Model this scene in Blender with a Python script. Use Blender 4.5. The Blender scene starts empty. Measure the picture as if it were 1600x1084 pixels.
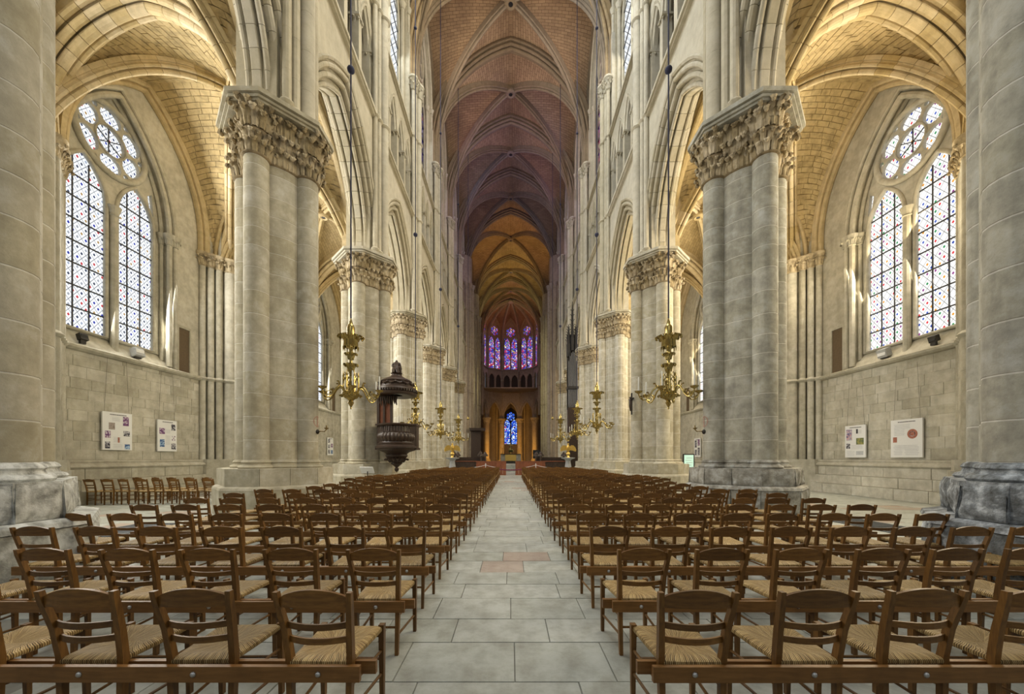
import bpy, bmesh, math, random
from mathutils import Vector, Matrix, noise
from mathutils.geometry import tessellate_polygon
PI = math.pi
rnd = random.Random(11)
scn = bpy.context.scene
COL = scn.collection

# ------------------------------------------------------------------ camera
cam_data = bpy.data.cameras.new('camera')
cam_data.sensor_width = 36.0
cam_data.lens = 580.0 / 1600.0 * 36.0
cam_data.shift_x = 0.00125
cam_data.shift_y = (715.0 - 542.0) / 1600.0
cam_data.clip_start = 0.1
cam_data.clip_end = 400
cam = bpy.data.objects.new('camera', cam_data)
COL.objects.link(cam)
cam.location = (0, 0, 1.55)
cam.rotation_euler = (PI / 2, 0, 0)
scn.camera = cam

# ------------------------------------------------------------------ world, exposure
world = bpy.data.worlds.new('sky')
scn.world = world
world.use_nodes = True
wbg = world.node_tree.nodes['Background']
wbg.inputs['Color'].default_value = (0.80, 0.90, 1.0, 1)
wbg.inputs['Strength'].default_value = 0.10
scn.view_settings.view_transform = 'Standard'
scn.view_settings.look = 'None'
scn.view_settings.exposure = 0.24
scn.view_settings.gamma = 1.0
scn.view_settings.use_curve_mapping = False
scn.cycles.use_denoising = True
scn.cycles.max_bounces = 5
scn.cycles.diffuse_bounces = 4
scn.cycles.glossy_bounces = 2
scn.cycles.transmission_bounces = 2
scn.cycles.transparent_max_bounces = 4
scn.cycles.caustics_reflective = False
scn.cycles.caustics_refractive = False
scn.cycles.sample_clamp_indirect = 4.0

# ------------------------------------------------------------------ lights: daylight through the windows, plus added fill
def area_light(name, loc, target, sx, sy, power, color, spread=PI):
    l = bpy.data.lights.new(name, 'AREA')
    l.shape = 'RECTANGLE'
    l.size = sx
    l.size_y = sy
    l.energy = power
    l.color = color
    l.spread = spread
    o = bpy.data.objects.new(name, l)
    COL.objects.link(o)
    o.location = loc
    d = Vector(target) - Vector(loc)
    o.rotation_euler = d.to_track_quat('-Z', 'Y').to_euler()
    return o

PY = [4.4, 11.0, 18.2, 25.4, 32.6, 39.8, 47.0, 54.6, 67.0, 75.0, 83.0]     # pier lines along the nave
PD = [6.93, 6.92, 7.1, 7.2, 7.2, 7.2, 7.2, 7.2, 7.2, 7.2, 7.2]              # half width of the nave at each pier
WX = 14.5                                                                  # aisle wall
DAY = (1.0, 0.93, 0.80)
COOL = (0.86, 0.93, 1.0)
WARM = (1.0, 0.80, 0.48)
# added fill lights behind the camera, no west windows are built
area_light('west_fill_high', (0, -9.0, 20.0), (0, 15, 5), 12.0, 12.0, 150, (1.0, 0.97, 0.90), 1.7)
area_light('west_fill_low', (0, -9.0, 7.0), (0, 20, 5), 11.0, 9.0, 90, COOL)
for s in (-1, 1):
    area_light('west_aisle_fill', (s * 10.6, -4.0, 8.0), (s * 11.0, 14, 11), 4.0, 8.0, 260, (1.0, 0.93, 0.78))  # added fill onto the aisle vaults and walls, from no built window
    nm = 'left' if s < 0 else 'right'
    for k in range(0, 7):
        ym = (PY[k] + PY[k + 1]) / 2
        # aisle windows
        pw = [700, 900, 760, 620, 520, 460, 420][k]
        if s < 0:
            area_light('aisle_window_daylight_' + nm, (s * 14.25, ym, 10.2), (0, ym, 8.5), 3.4, 8.0, pw * 1.15, (1.0, 0.95, 0.84))
        else:
            area_light('aisle_window_daylight_' + nm, (s * 14.25, ym, 10.2), (0, ym, 6.0), 3.4, 8.0, pw * 1.0, (1.0, 0.87, 0.64))
            area_light('aisle_window_sunlight_' + nm, (s * 14.78, ym - (0.8 if k == 1 else 0.0), 10.0), (0, ym, 16.5), 3.0, 7.0, pw * 0.62, (1.0, 0.80, 0.48))
        # clerestory windows: pale glass in the west bays, deep coloured glass further east
        pw = [1400, 1320, 720, 210, 100, 85, 32][k]
        cc = [0, 0, 0, 0, (0.62, 0.50, 1.0) if s > 0 else (0.80, 0.50, 0.85), (0.45, 0.45, 1.0) if s < 0 else (0.85, 0.5, 0.7), (0.8, 0.6, 0.9)][k]
        if k < 4: cc = (0.88, 0.95, 1.0) if s < 0 else (1.0, 0.93, 0.78)
        area_light('clerestory_daylight_' + nm, (s * 5.7, ym, 30.0), (-s * 6.0, ym + (1.0 if k > 2 else 0.0), 22.0), 4.6, 11.0, pw, cc)
        if k >= 3:
            vc = {-1: [(1.0, 0.80, 0.62), (0.95, 0.55, 0.75), (0.40, 0.45, 1.0), (0.8, 0.5, 0.8)], 1: [(1.0, 0.80, 0.66), (0.55, 0.45, 1.0), (0.75, 0.45, 1.0), (0.45, 0.5, 1.0)]}[s][k - 3]
            area_light('coloured_glass_and_fill_light_' + nm, (s * 5.9, ym, 31.0), (-s * 5.5, ym + 3.0, 34.5), 3.0, 7.0, [170, 80, 55, 18][k - 3], vc, 2.0)  # the westernmost pair is an added warm fill for the vault webs
# tungsten lamps that wash the crossing vault, the choir vault and the apse
def spot(name, loc, target, power, color, angle=1.6, r=0.25):
    l = bpy.data.lights.new(name, 'SPOT')
    l.energy = power
    l.color = color
    l.spot_size = angle
    l.spot_blend = 0.7
    l.shadow_soft_size = r
    o = bpy.data.objects.new(name, l)
    COL.objects.link(o)
    o.location = loc
    o.rotation_euler = (Vector(target) - Vector(loc)).to_track_quat('-Z', 'Y').to_euler()
    return o
for s in (-1, 1):
    spot('crossing_vault_lamp', (s * 5.5, 56.5, 24.0), (0, 62, 38), 1350, (1.0, 0.50, 0.10), 1.35)
    spot('choir_vault_lamp', (s * 5.0, 68.5, 24.0), (s * -3.0, 73, 38), 1100, (0.95, 0.78, 0.20), 1.7)
    spot('apse_column_lamp', (s * 3.2, 83.0, 1.6), (s * 3.9, 90.2, 5.0), 1700, (1.0, 0.50, 0.10), 1.7)
    spot('ambulatory_lamp', (s * 3.4, 92.0, 1.0), (s * 4.5, 91.5, 14), 260, (1.0, 0.48, 0.10), 1.6)
spot('transept_shaft_light', (-13.0, 57.0, 14.0), (6.6, 67.0, 14.0), 5200, (0.95, 0.95, 0.50), 1.2, 1.0)
spot('apse_vault_lamp', (0, 80.0, 25.0), (0, 84.5, 38), 900, (1.0, 0.32, 0.12), 1.9)
area_light('apse_lower_fill', (0, 80.0, 16.0), (0, 90, 9), 5.0, 3.0, 70, (0.80, 0.50, 0.50))  # added fill floating in the choir, no lamp hangs there
area_light('apse_window_glow', (0, 89.5, 29), (0, 70, 20), 5.0, 9.0, 300, (0.75, 0.45, 0.75))
for s in (-1, 1):
    area_light('transept_daylight', (s * 17.0, 60.5, 16.0), (0, 60.5, 12), 9.0, 18.0, 300, (1.0, 0.95, 0.65) if s > 0 else (0.9, 0.9, 0.75))
    area_light('choir_daylight', (s * 6.5, 75.0, 29.0), (-s * 6, 75, 26), 10.0, 8.0, 90, (0.9, 0.8, 0.6))

# ------------------------------------------------------------------ mesh builder and object helpers
class MB:
    def __init__(self):
        self.v = []; self.f = []; self.uv = []; self.has_uv = False
    def add(self, vs, fs, uvs=None):
        n = len(self.v)
        self.v.extend([tuple(p) for p in vs])
        for i, f in enumerate(fs):
            self.f.append(tuple(n + k for k in f))
            if uvs:
                self.has_uv = True
                self.uv.append(uvs[i])
            else:
                self.uv.append([(0.0, 0.0)] * len(f))
        return n
    def quad(self, a, b, c, d, uv=None):
        self.add([a, b, c, d], [(0, 1, 2, 3)], [uv] if uv else None)
    def box(self, x0, x1, y0, y1, z0, z1):
        self.obox((( x0 + x1) / 2, (y0 + y1) / 2, (z0 + z1) / 2), (abs(x1 - x0) / 2, 0, 0), (0, abs(y1 - y0) / 2, 0), (0, 0, abs(z1 - z0) / 2))
    def obox(self, c, a, b, h, ch=0.0):
        c, a, b, h = Vector(c), Vector(a), Vector(b), Vector(h)
        if a.cross(b).dot(h) < 0:
            a = -a
        vs = [c + sx * a + sy * b + sz * h for sz in (-1, 1) for sy in (-1, 1) for sx in (-1, 1)]
        self.add(vs, [(0, 2, 3, 1), (4, 5, 7, 6), (0, 1, 5, 4), (2, 6, 7, 3), (0, 4, 6, 2), (1, 3, 7, 5)])
    def beam(self, p, q, w, t, side=(0, 0, 1), w2=None, t2=None):
        """a bar of rectangular section from p to q; w along 'side', t across; may taper"""
        p, q = Vector(p), Vector(q)
        d = (q - p).normalized()
        sd = Vector(side); sd = (sd - d * sd.dot(d)).normalized()
        tt = d.cross(sd)
        w2 = w if w2 is None else w2; t2 = t if t2 is None else t2
        vs = []
        for pt, ww, th in ((p, w, t), (q, w2, t2)):
            for a, b in ((-1, -1), (1, -1), (1, 1), (-1, 1)):
                vs.append(pt + sd * (a * ww / 2) + tt * (b * th / 2))
        self.add(vs, [(3, 2, 1, 0), (4, 5, 6, 7), (0, 1, 5, 4), (1, 2, 6, 5), (2, 3, 7, 6), (3, 0, 4, 7)])
    def tube(self, pts, r, n=8, caps=True):
        pts = [Vector(p) for p in pts]
        rr = r if isinstance(r, (list, tuple)) else [r] * len(pts)
        t0 = (pts[1] - pts[0]).normalized()
        up = Vector((0, 0, 1)) if abs(t0.z) < 0.9 else Vector((1, 0, 0))
        nrm = (up - t0 * up.dot(t0)).normalized()
        vs = []
        for i, p in enumerate(pts):
            t = (pts[min(i + 1, len(pts) - 1)] - pts[max(i - 1, 0)]).normalized()
            nrm = (nrm - t * nrm.dot(t)).normalized()
            b = t.cross(nrm)
            for k in range(n):
                a = 2 * PI * k / n
                vs.append(p + (nrm * math.cos(a) + b * math.sin(a)) * rr[i])
        fs = []
        for i in range(len(pts) - 1):
            for k in range(n):
                k2 = (k + 1) % n
                fs.append((i * n + k, i * n + k2, (i + 1) * n + k2, (i + 1) * n + k))
        if caps:
            fs.append(tuple(reversed(range(n))))
            fs.append(tuple((len(pts) - 1) * n + k for k in range(n)))
        self.add(vs, fs)
    def lathe(self, prof, n=16, c=(0, 0, 0), caps=True, sx=1.0, sy=1.0, a0=0.0, a1=2 * PI, ph=0.0):
        full = abs(a1 - a0 - 2 * PI) < 1e-6
        m = n if full else n + 1
        vs = []
        for r, z in prof:
            for k in range(m):
                a = a0 + (a1 - a0) * k / n + ph
                vs.append((c[0] + r * math.cos(a) * sx, c[1] + r * math.sin(a) * sy, c[2] + z))
        fs = []
        for i in range(len(prof) - 1):
            for k in range(n):
                k2 = (k + 1) % m
                fs.append((i * m + k, i * m + k2, (i + 1) * m + k2, (i + 1) * m + k))
        if caps and full:
            fs.append(tuple(reversed(range(m))))
            fs.append(tuple((len(prof) - 1) * m + k for k in range(m)))
        self.add(vs, fs)
    def prism(self, poly, z0, z1):
        n = len(poly)
        vs = [(x, y, z0) for x, y in poly] + [(x, y, z1) for x, y in poly]
        fs = [tuple(reversed(range(n))), tuple(range(n, 2 * n))]
        for k in range(n):
            k2 = (k + 1) % n
            fs.append((k, k2, n + k2, n + k))
        self.add(vs, fs)
    def block(self, o, u, v, nrm, w, h, d, ch=0.012):
        """a dressed stone: face w x h standing d proud of the plane at o, chamfered edges"""
        o, u, v, nrm = Vector(o), Vector(u), Vector(v), Vector(nrm)
        a = [o, o + u * w, o + u * w + v * h, o + v * h]
        b = [o + nrm * (d * 0.6), o + u * w + nrm * (d * 0.6), o + u * w + v * h + nrm * (d * 0.6), o + v * h + nrm * (d * 0.6)]
        c = [o + u * ch + v * ch + nrm * d, o + u * (w - ch) + v * ch + nrm * d, o + u * (w - ch) + v * (h - ch) + nrm * d, o + u * ch + v * (h - ch) + nrm * d]
        fs = [(8, 9, 10, 11)]
        for k in range(4):
            k2 = (k + 1) % 4
            fs.append((k, k2, 4 + k2, 4 + k)); fs.append((4 + k, 4 + k2, 8 + k2, 8 + k))
        if u.cross(v).dot(nrm) < 0:
            fs = [tuple(reversed(f)) for f in fs]
        self.add(a + b + c, fs)
    def mesh(self, name, mat, smooth=False, ang=None):
        me = bpy.data.meshes.new(name)
        me.from_pydata(self.v, [], self.f)
        if self.has_uv:
            uvl = me.uv_layers.new(name='UVMap')
            flat = []
            for fu in self.uv:
                for c in fu:
                    flat.extend(c)
            uvl.data.foreach_set('uv', flat)
        if mat is not None:
            me.materials.append(mat)
        if smooth:
            me.polygons.foreach_set('use_smooth', [True] * len(me.polygons))
            if ang is not None:
                me.set_sharp_from_angle(angle=ang)
        me.update()
        return me

def inst(name, mesh, parent=None, loc=None, rz=0.0, sc=None):
    o = bpy.data.objects.new(name, mesh)
    COL.objects.link(o)
    if parent is not None:
        o.parent = parent
    if loc is not None:
        o.location = loc
    if rz:
        o.rotation_euler = (0, 0, rz)
    if sc is not None:
        o.scale = sc
    return o

def mk(name, mb, mat, parent=None, loc=None, smooth=False, ang=None, rz=0.0):
    return inst(name, mb.mesh(name, mat, smooth, ang), parent, loc, rz)

def tag(o, label=None, cat=None, group=None, kind=None):
    if label: o['label'] = label
    if cat: o['category'] = cat
    if group: o['group'] = group
    if kind: o['kind'] = kind
    return o

def empty(name, loc=(0, 0, 0), label=None, cat=None, group=None, kind=None, rz=0.0):
    o = bpy.data.objects.new(name, None)
    COL.objects.link(o)
    o.location = loc
    o.rotation_euler = (0, 0, rz)
    return tag(o, label, cat, group, kind)

def stuff(o):
    o['kind'] = 'stuff'
    return o

def copy_tree(o, parent=None):
    c = o.copy()
    COL.objects.link(c)
    c.parent = parent
    for ch in list(o.children):
        copy_tree(ch, c)
    return c

ORD = ['first', 'second', 'third', 'fourth', 'fifth', 'sixth', 'seventh', 'eighth', 'ninth', 'tenth', 'eleventh', 'twelfth', 'thirteenth', 'fourteenth',
       'fifteenth', 'sixteenth', 'seventeenth', 'eighteenth', 'nineteenth', 'twentieth', 'twenty-first', 'twenty-second', 'twenty-third', 'twenty-fourth',
       'twenty-fifth', 'twenty-sixth', 'twenty-seventh', 'twenty-eighth', 'twenty-ninth', 'thirtieth', 'thirty-first']
# ------------------------------------------------------------------ materials
class NT:
    def __init__(self, name):
        self.m = bpy.data.materials.new(name)
        self.m.use_nodes = True
        self.t = self.m.node_tree
        self.t.nodes.clear()
        self.out = self.t.nodes.new('ShaderNodeOutputMaterial')
    def n(self, typ, **kw):
        nd = self.t.nodes.new(typ)
        for k, v in kw.items():
            if k.startswith('i_'):
                key = k[2:].replace('_', ' ')
                self.set(nd.inputs[key], v)
            elif k.startswith('x'):
                self.set(nd.inputs[int(k[1:])], v)
            else:
                setattr(nd, k, v)
        return nd
    def set(self, sock, v):
        if hasattr(v, 'is_output') or isinstance(v, bpy.types.NodeSocket):
            self.t.links.new(v, sock)
        else:
            if isinstance(v, (tuple, list)) and len(v) == 3 and sock.type == 'RGBA':
                v = (*v, 1)
            sock.default_value = v
    def math(self, op, a, b=0.0, c=None):
        nd = self.n('ShaderNodeMath', operation=op)
        self.set(nd.inputs[0], a); self.set(nd.inputs[1], b)
        if c is not None: self.set(nd.inputs[2], c)
        return nd.outputs[0]
    def mix(self, fac, a, b, blend='MIX'):
        nd = self.n('ShaderNodeMix', data_type='RGBA', blend_type=blend)
        self.set(nd.inputs[0], fac); self.set(nd.inputs[6], a); self.set(nd.inputs[7], b)
        return nd.outputs[2]
    def noise(self, vec, scale, detail=4, rough=0.55):
        nd = self.n('ShaderNodeTexNoise', i_Scale=scale, i_Detail=detail, i_Roughness=rough)
        if vec is not None: self.set(nd.inputs['Vector'], vec)
        return nd.outputs['Fac']
    def ramp(self, fac, stops):
        nd = self.n('ShaderNodeValToRGB')
        self.set(nd.inputs[0], fac)
        el = nd.color_ramp.elements
        while len(el) > 1: el.remove(el[-1])
        el[0].position = stops[0][0]; el[0].color = (*stops[0][1], 1)
        for p, c in stops[1:]:
            e = el.new(p); e.color = (*c, 1)
        return nd.outputs[0]
    def maprange(self, v, a, b, c, d):
        nd = self.n('ShaderNodeMapRange')
        self.set(nd.inputs[0], v)
        for i, x in enumerate((a, b, c, d)): nd.inputs[i + 1].default_value = x
        return nd.outputs[0]
    def principled(self, col, rough=0.8, metal=0.0, bump=None, bstr=0.3, bdist=0.02, spec=0.3, emit=None, estr=0.0):
        p = self.n('ShaderNodeBsdfPrincipled')
        self.set(p.inputs['Base Color'], col)
        self.set(p.inputs['Roughness'], rough)
        self.set(p.inputs['Metallic'], metal)
        self.set(p.inputs['Specular IOR Level'], spec)
        if emit is not None:
            self.set(p.inputs['Emission Color'], emit); p.inputs['Emission Strength'].default_value = estr
        if bump is not None:
            b = self.n('ShaderNodeBump', i_Strength=bstr, i_Distance=bdist, i_Height=bump)
            self.set(p.inputs['Normal'], b.outputs[0])
        self.t.links.new(p.outputs[0], self.out.inputs[0])
        return self.m
    def pos(self):
        return self.n('ShaderNodeNewGeometry').outputs['Position']
    def rand(self):
        return self.n('ShaderNodeObjectInfo').outputs['Random']

def sc3(c, k): return tuple(min(1, x * k) for x in c)

def stone(name, base, var=0.35, stain=(0.28, 0.25, 0.19), stain_amt=0.45, pale=None, pale_amt=0.3, rough=0.85, bstr=0.35, rnd_amt=0.25, scale=1.0):
    t = NT(name)
    p = t.pos()
    n1 = t.noise(p, 0.55 * scale, 5, 0.6)
    n2 = t.noise(p, 3.2 * scale, 5, 0.65)
    n3 = t.noise(p, 22 * scale, 3, 0.7)
    sv = t.n('ShaderNodeVectorMath', operation='MULTIPLY'); t.set(sv.inputs[0], p); sv.inputs[1].default_value = (5.0, 5.0, 0.5)
    n4 = t.noise(sv.outputs[0], 1.0, 4, 0.6)
    c = t.mix(t.maprange(n1, 0.3, 0.7, 0, 1), sc3(base, 1 - var * 0.5), sc3(base, 1 + var * 0.35))
    c = t.mix(t.maprange(n2, 0.47, 0.68, 0, stain_amt), c, stain)
    c = t.mix(t.maprange(n4, 0.50, 0.74, 0, stain_amt * 0.8), c, sc3(stain, 1.15))
    if pale:
        c = t.mix(t.maprange(n2, 0.48, 0.28, 0, pale_amt), c, pale)
    c = t.mix(t.math('MULTIPLY', t.maprange(n3, 0.6, 0.75, 0, 1), 0.25), c, sc3(stain, 0.7))
    r = t.math('ADD', t.math('MULTIPLY', t.rand(), rnd_amt), 1 - rnd_amt * 0.5)
    hv = t.n('ShaderNodeHueSaturation', i_Value=r, i_Color=c, i_Saturation=t.math('ADD', t.math('MULTIPLY', t.rand(), -0.3), 1.12))
    hgt = t.math('ADD', t.math('MULTIPLY', n3, 0.5), n2)
    return t.principled(hv.outputs[0], rough, bump=hgt, bstr=bstr, bdist=0.02, spec=0.2)

def web_stone(name, c1, c2, joint, bw=0.42, bh=0.19, stain=(0.15, 0.11, 0.07), stain_amt=0.5, bstr=0.6):
    """vault infill: coursed small blocks, laid along the UVs"""
    t = NT(name)
    uv = t.n('ShaderNodeUVMap').outputs[0]
    br = t.n('ShaderNodeTexBrick', offset=0.5, squash=1.0)
    t.set(br.inputs['Vector'], uv)
    t.set(br.inputs['Color1'], (0, 0, 0)); t.set(br.inputs['Color2'], (1, 1, 1)); t.set(br.inputs['Mortar'], (0.5, 0.5, 0.5))
    br.inputs['Scale'].default_value = 1.0
    br.inputs['Mortar Size'].default_value = 0.012
    br.inputs['Mortar Smooth'].default_value = 0.3
    br.inputs['Bias'].default_value = 0.0
    br.inputs['Brick Width'].default_value = bw
    br.inputs['Row Height'].default_value = bh
    p = t.pos()
    n1 = t.noise(p, 0.45, 5, 0.6)
    n2 = t.noise(p, 2.5, 4, 0.65)
    c = t.mix(br.outputs['Color'], c1, c2)
    c = t.mix(t.maprange(n1, 0.45, 0.75, 0, stain_amt), c, stain)
    c = t.mix(t.maprange(n2, 0.55, 0.75, 0, stain_amt * 0.6), c, sc3(stain, 1.3))
    c = t.mix(br.outputs['Fac'], c, joint)
    h = t.math('ADD', t.math('MULTIPLY', br.outputs['Fac'], -1.0), t.math('MULTIPLY', n2, 0.4))
    return t.principled(c, 0.9, bump=h, bstr=bstr, bdist=0.02, spec=0.15)

def wood(name, c1, c2, scale=(40, 40, 4), rough=0.45, rnd_amt=0.5, spec=0.4):
    t = NT(name)
    tc = t.n('ShaderNodeTexCoord').outputs['Object']
    mp = t.n('ShaderNodeMapping'); t.set(mp.inputs['Vector'], tc); mp.inputs['Scale'].default_value = scale
    n = t.noise(mp.outputs[0], 1.0, 6, 0.6)
    n2 = t.noise(tc, 7.0, 3, 0.5)
    c = t.mix(t.maprange(n, 0.3, 0.7, 0, 1), c1, c2)
    c = t.mix(t.maprange(n2, 0.5, 0.8, 0, 0.5), c, sc3(c1, 0.55))
    r = t.math('ADD', t.math('MULTIPLY', t.rand(), rnd_amt), 1 - rnd_amt * 0.5)
    hv = t.n('ShaderNodeHueSaturation', i_Value=r, i_Color=c)
    return t.principled(hv.outputs[0], rough, bump=n, bstr=0.12, bdist=0.004, spec=spec)

def plain(name, c, rough=0.6, metal=0.0, spec=0.4, noise_amt=0.25, nscale=12.0, bstr=0.1):
    t = NT(name)
    n = t.noise(t.n('ShaderNodeTexCoord').outputs['Object'], nscale, 4, 0.6)
    cc = t.mix(n, sc3(c, 1 - noise_amt), sc3(c, 1 + noise_amt))
    return t.principled(cc, rough, metal, bump=n, bstr=bstr, bdist=0.01, spec=spec)

def glass_grisaille(name, cols, strength, tint=(1, 1, 1), cell=0.26):
    """pale leaded glass: a diagonal lattice of thin leads with small coloured squares; the daylight behind it is its emission"""
    t = NT(name)
    uv = t.n('ShaderNodeUVMap').outputs[0]
    sp = t.n('ShaderNodeSeparateXYZ'); t.set(sp.inputs[0], uv)
    u, v = sp.outputs[0], sp.outputs[1]
    a = t.math('DIVIDE', t.math('ADD', u, t.math('MULTIPLY', v, 0.75)), cell)
    b = t.math('DIVIDE', t.math('SUBTRACT', u, t.math('MULTIPLY', v, 0.75)), cell)
    fa = t.math('ABSOLUTE', t.math('SUBTRACT', t.math('FRACT', a), 0.5))
    fb = t.math('ABSOLUTE', t.math('SUBTRACT', t.math('FRACT', b), 0.5))
    line = t.math('MAXIMUM', t.math('GREATER_THAN', fa, 0.455), t.math('GREATER_THAN', fb, 0.455))
    dot = t.math('MULTIPLY', t.math('LESS_THAN', fa, 0.17), t.math('LESS_THAN', fb, 0.17))
    ci = t.n('ShaderNodeCombineXYZ'); t.set(ci.inputs[0], t.math('FLOOR', a)); t.set(ci.inputs[1], t.math('FLOOR', b))
    wn = t.n('ShaderNodeTexWhiteNoise', noise_dimensions='2D'); t.set(wn.inputs['Vector'], ci.outputs[0])
    n = len(cols)
    rm = t.ramp(wn.outputs['Value'], [(i / n, c) for i, c in enumerate(cols)])
    rm.node.color_ramp.interpolation = 'CONSTANT'
    base = t.mix(t.maprange(t.noise(uv, 1.2, 3), 0.35, 0.7, 0, 1), sc3(tint, 1.0), sc3(tint, 0.78))
    c = t.mix(dot, base, rm)
    c = t.mix(t.math('MULTIPLY', line, 0.9), c, (0.10, 0.10, 0.11))
    e = t.n('ShaderNodeEmission', i_Color=c, i_Strength=strength)
    t.t.links.new(e.outputs[0], t.out.inputs[0])
    return t.m

def glass_stained(name, stops, strength, scale=5.0):
    """deep coloured pot-metal glass in small leaded pieces"""
    t = NT(name)
    uv = t.n('ShaderNodeUVMap').outputs[0]
    vo = t.n('ShaderNodeTexVoronoi', feature='F1', i_Scale=scale); t.set(vo.inputs['Vector'], uv)
    ve = t.n('ShaderNodeTexVoronoi', feature='DISTANCE_TO_EDGE', i_Scale=scale); t.set(ve.inputs['Vector'], uv)
    sep = t.n('ShaderNodeSeparateColor'); t.set(sep.inputs[0], vo.outputs['Color'])
    big = t.noise(uv, scale * 0.22, 2, 0.5)
    f = t.math('ADD', t.math('MULTIPLY', sep.outputs[0], 0.8), t.maprange(big, 0.35, 0.65, 0, 0.2))
    rm = t.ramp(f, stops); rm.node.color_ramp.interpolation = 'CONSTANT'
    c = t.mix(t.math('LESS_THAN', ve.outputs['Distance'], 0.075), rm, (0.01, 0.008, 0.02))
    e = t.n('ShaderNodeEmission', i_Color=c, i_Strength=strength)
    t.t.links.new(e.outputs[0], t.out.inputs[0])
    return t.m

M = {}
M['pier'] = stone('pale grey limestone', (0.48, 0.44, 0.335), 0.45, (0.27, 0.245, 0.18), 0.5, (0.66, 0.66, 0.61), 0.5, rnd_amt=0.14)
M['pier_grey'] = stone('weathered grey limestone', (0.42, 0.40, 0.325), 0.5, (0.17, 0.165, 0.14), 0.55, (0.60, 0.62, 0.60), 0.5, rnd_amt=0.12)
M['base_white'] = stone('whitewashed rough stone', (0.60, 0.61, 0.58), 0.35, (0.22, 0.22, 0.20), 1.0, (0.80, 0.82, 0.81), 0.8, bstr=0.7, rnd_amt=0.1, scale=1.8)
M['base_blue'] = stone('eroded blue grey stone', (0.30, 0.325, 0.345), 0.6, (0.075, 0.075, 0.07), 1.0, (0.72, 0.76, 0.80), 1.0, bstr=1.0, rnd_amt=0.15, scale=1.8)
M['base_worn'] = stone('worn grey brown plinth stone', (0.38, 0.365, 0.32), 0.5, (0.13, 0.12, 0.095), 0.8, (0.60, 0.62, 0.62), 0.8, bstr=0.9, rnd_amt=0.25, scale=1.3)
M['nave'] = stone('nave wall limestone', (0.53, 0.482, 0.365), 0.3, (0.31, 0.28, 0.21), 0.35, (0.62, 0.60, 0.53), 0.3, rnd_amt=0.14)
M['rib'] = stone('rib limestone', (0.56, 0.45, 0.26), 0.35, (0.30, 0.235, 0.13), 0.45, (0.62, 0.55, 0.42), 0.25, rnd_amt=0.22)
M['rib_dark'] = stone('dark vault rib stone', (0.26, 0.20, 0.13), 0.35, (0.16, 0.12, 0.08), 0.5, rnd_amt=0.15)  # darker base colour than the other rib stones
M['cap_bell'] = stone('capital ground with painted shade', (0.33, 0.255, 0.15), 0.4, (0.10, 0.075, 0.045), 0.8, bstr=0.6, rnd_amt=0.2)  # darker than the leaves: recess shade put into the bell's colour
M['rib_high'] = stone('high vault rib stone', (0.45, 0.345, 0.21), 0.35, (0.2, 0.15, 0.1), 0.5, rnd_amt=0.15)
M['cap'] = stone('carved capital stone', (0.50, 0.41, 0.26), 0.4, (0.15, 0.115, 0.07), 0.7, (0.57, 0.51, 0.39), 0.4, bstr=0.6, rnd_amt=0.45)
M['aisle'] = stone('aisle wall ashlar', (0.49, 0.465, 0.385), 0.4, (0.25, 0.235, 0.185), 0.45, (0.62, 0.62, 0.57), 0.5, rnd_amt=0.26)
M['mortar'] = stone('lime mortar', (0.66, 0.64, 0.57), 0.3, (0.32, 0.29, 0.23), 0.4, rnd_amt=0.0)
M['aisle_web'] = stone('aisle vault block', (0.53, 0.405, 0.195), 0.3, (0.24, 0.185, 0.09), 0.65, (0.60, 0.50, 0.31), 0.3, rnd_amt=0.1)
M['aisle_joint'] = stone('aisle vault joint', (0.27, 0.21, 0.12), 0.3, (0.16, 0.12, 0.07), 0.4, rnd_amt=0)
M['aisle_web_tex'] = web_stone('aisle vault masonry', (0.42, 0.33, 0.18), (0.54, 0.43, 0.25), (0.24, 0.19, 0.11))
M['high_web'] = web_stone('high vault masonry', (0.34, 0.235, 0.145), (0.44, 0.31, 0.19), (0.12, 0.08, 0.055), 0.55, 0.24, (0.13, 0.085, 0.06))
M['floor'] = stone('pale paving slab', (0.435, 0.45, 0.405), 0.35, (0.24, 0.235, 0.195), 0.55, (0.55, 0.575, 0.545), 0.45, rough=0.5, bstr=0.15, rnd_amt=0.14, scale=1.6)
M['floor_pink'] = stone('pinkish paving slab', (0.40, 0.33, 0.27), 0.25, (0.26, 0.19, 0.15), 0.45, (0.48, 0.42, 0.36), 0.3, rough=0.5, bstr=0.15, rnd_amt=0.1, scale=1.6)
M['joint'] = plain('floor joint', (0.25, 0.245, 0.215), 0.9)
M['dark'] = plain('unlit gallery stone', (0.10, 0.085, 0.065), 0.95)  # near-black base colour puts the gallery's shade into the stone
M['niche'] = plain('dark brown niche boards', (0.12, 0.085, 0.05), 0.8)
M['apse'] = stone('apse stone', (0.40, 0.33, 0.24), 0.3, (0.2, 0.15, 0.1), 0.5, rnd_amt=0.1)
M['wood'] = wood('brown chair wood', (0.100, 0.044, 0.009), (0.205, 0.098, 0.021), (60, 60, 7))
M['wood_h'] = wood('brown chair wood, level grain', (0.100, 0.044, 0.009), (0.205, 0.098, 0.021), (6, 60, 60))
M['rail'] = wood('brown rail wood', (0.155, 0.070, 0.017), (0.245, 0.118, 0.032), (5, 50, 50), rnd_amt=0.25)
M['darkwood'] = wood('dark carved oak', (0.028, 0.016, 0.010), (0.060, 0.036, 0.024), (20, 20, 5), 0.4, 0.15, spec=0.5)
M['redwood'] = wood('reddish oak panel', (0.16, 0.050, 0.022), (0.26, 0.090, 0.040), (30, 30, 3), 0.5, 0.3)
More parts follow.
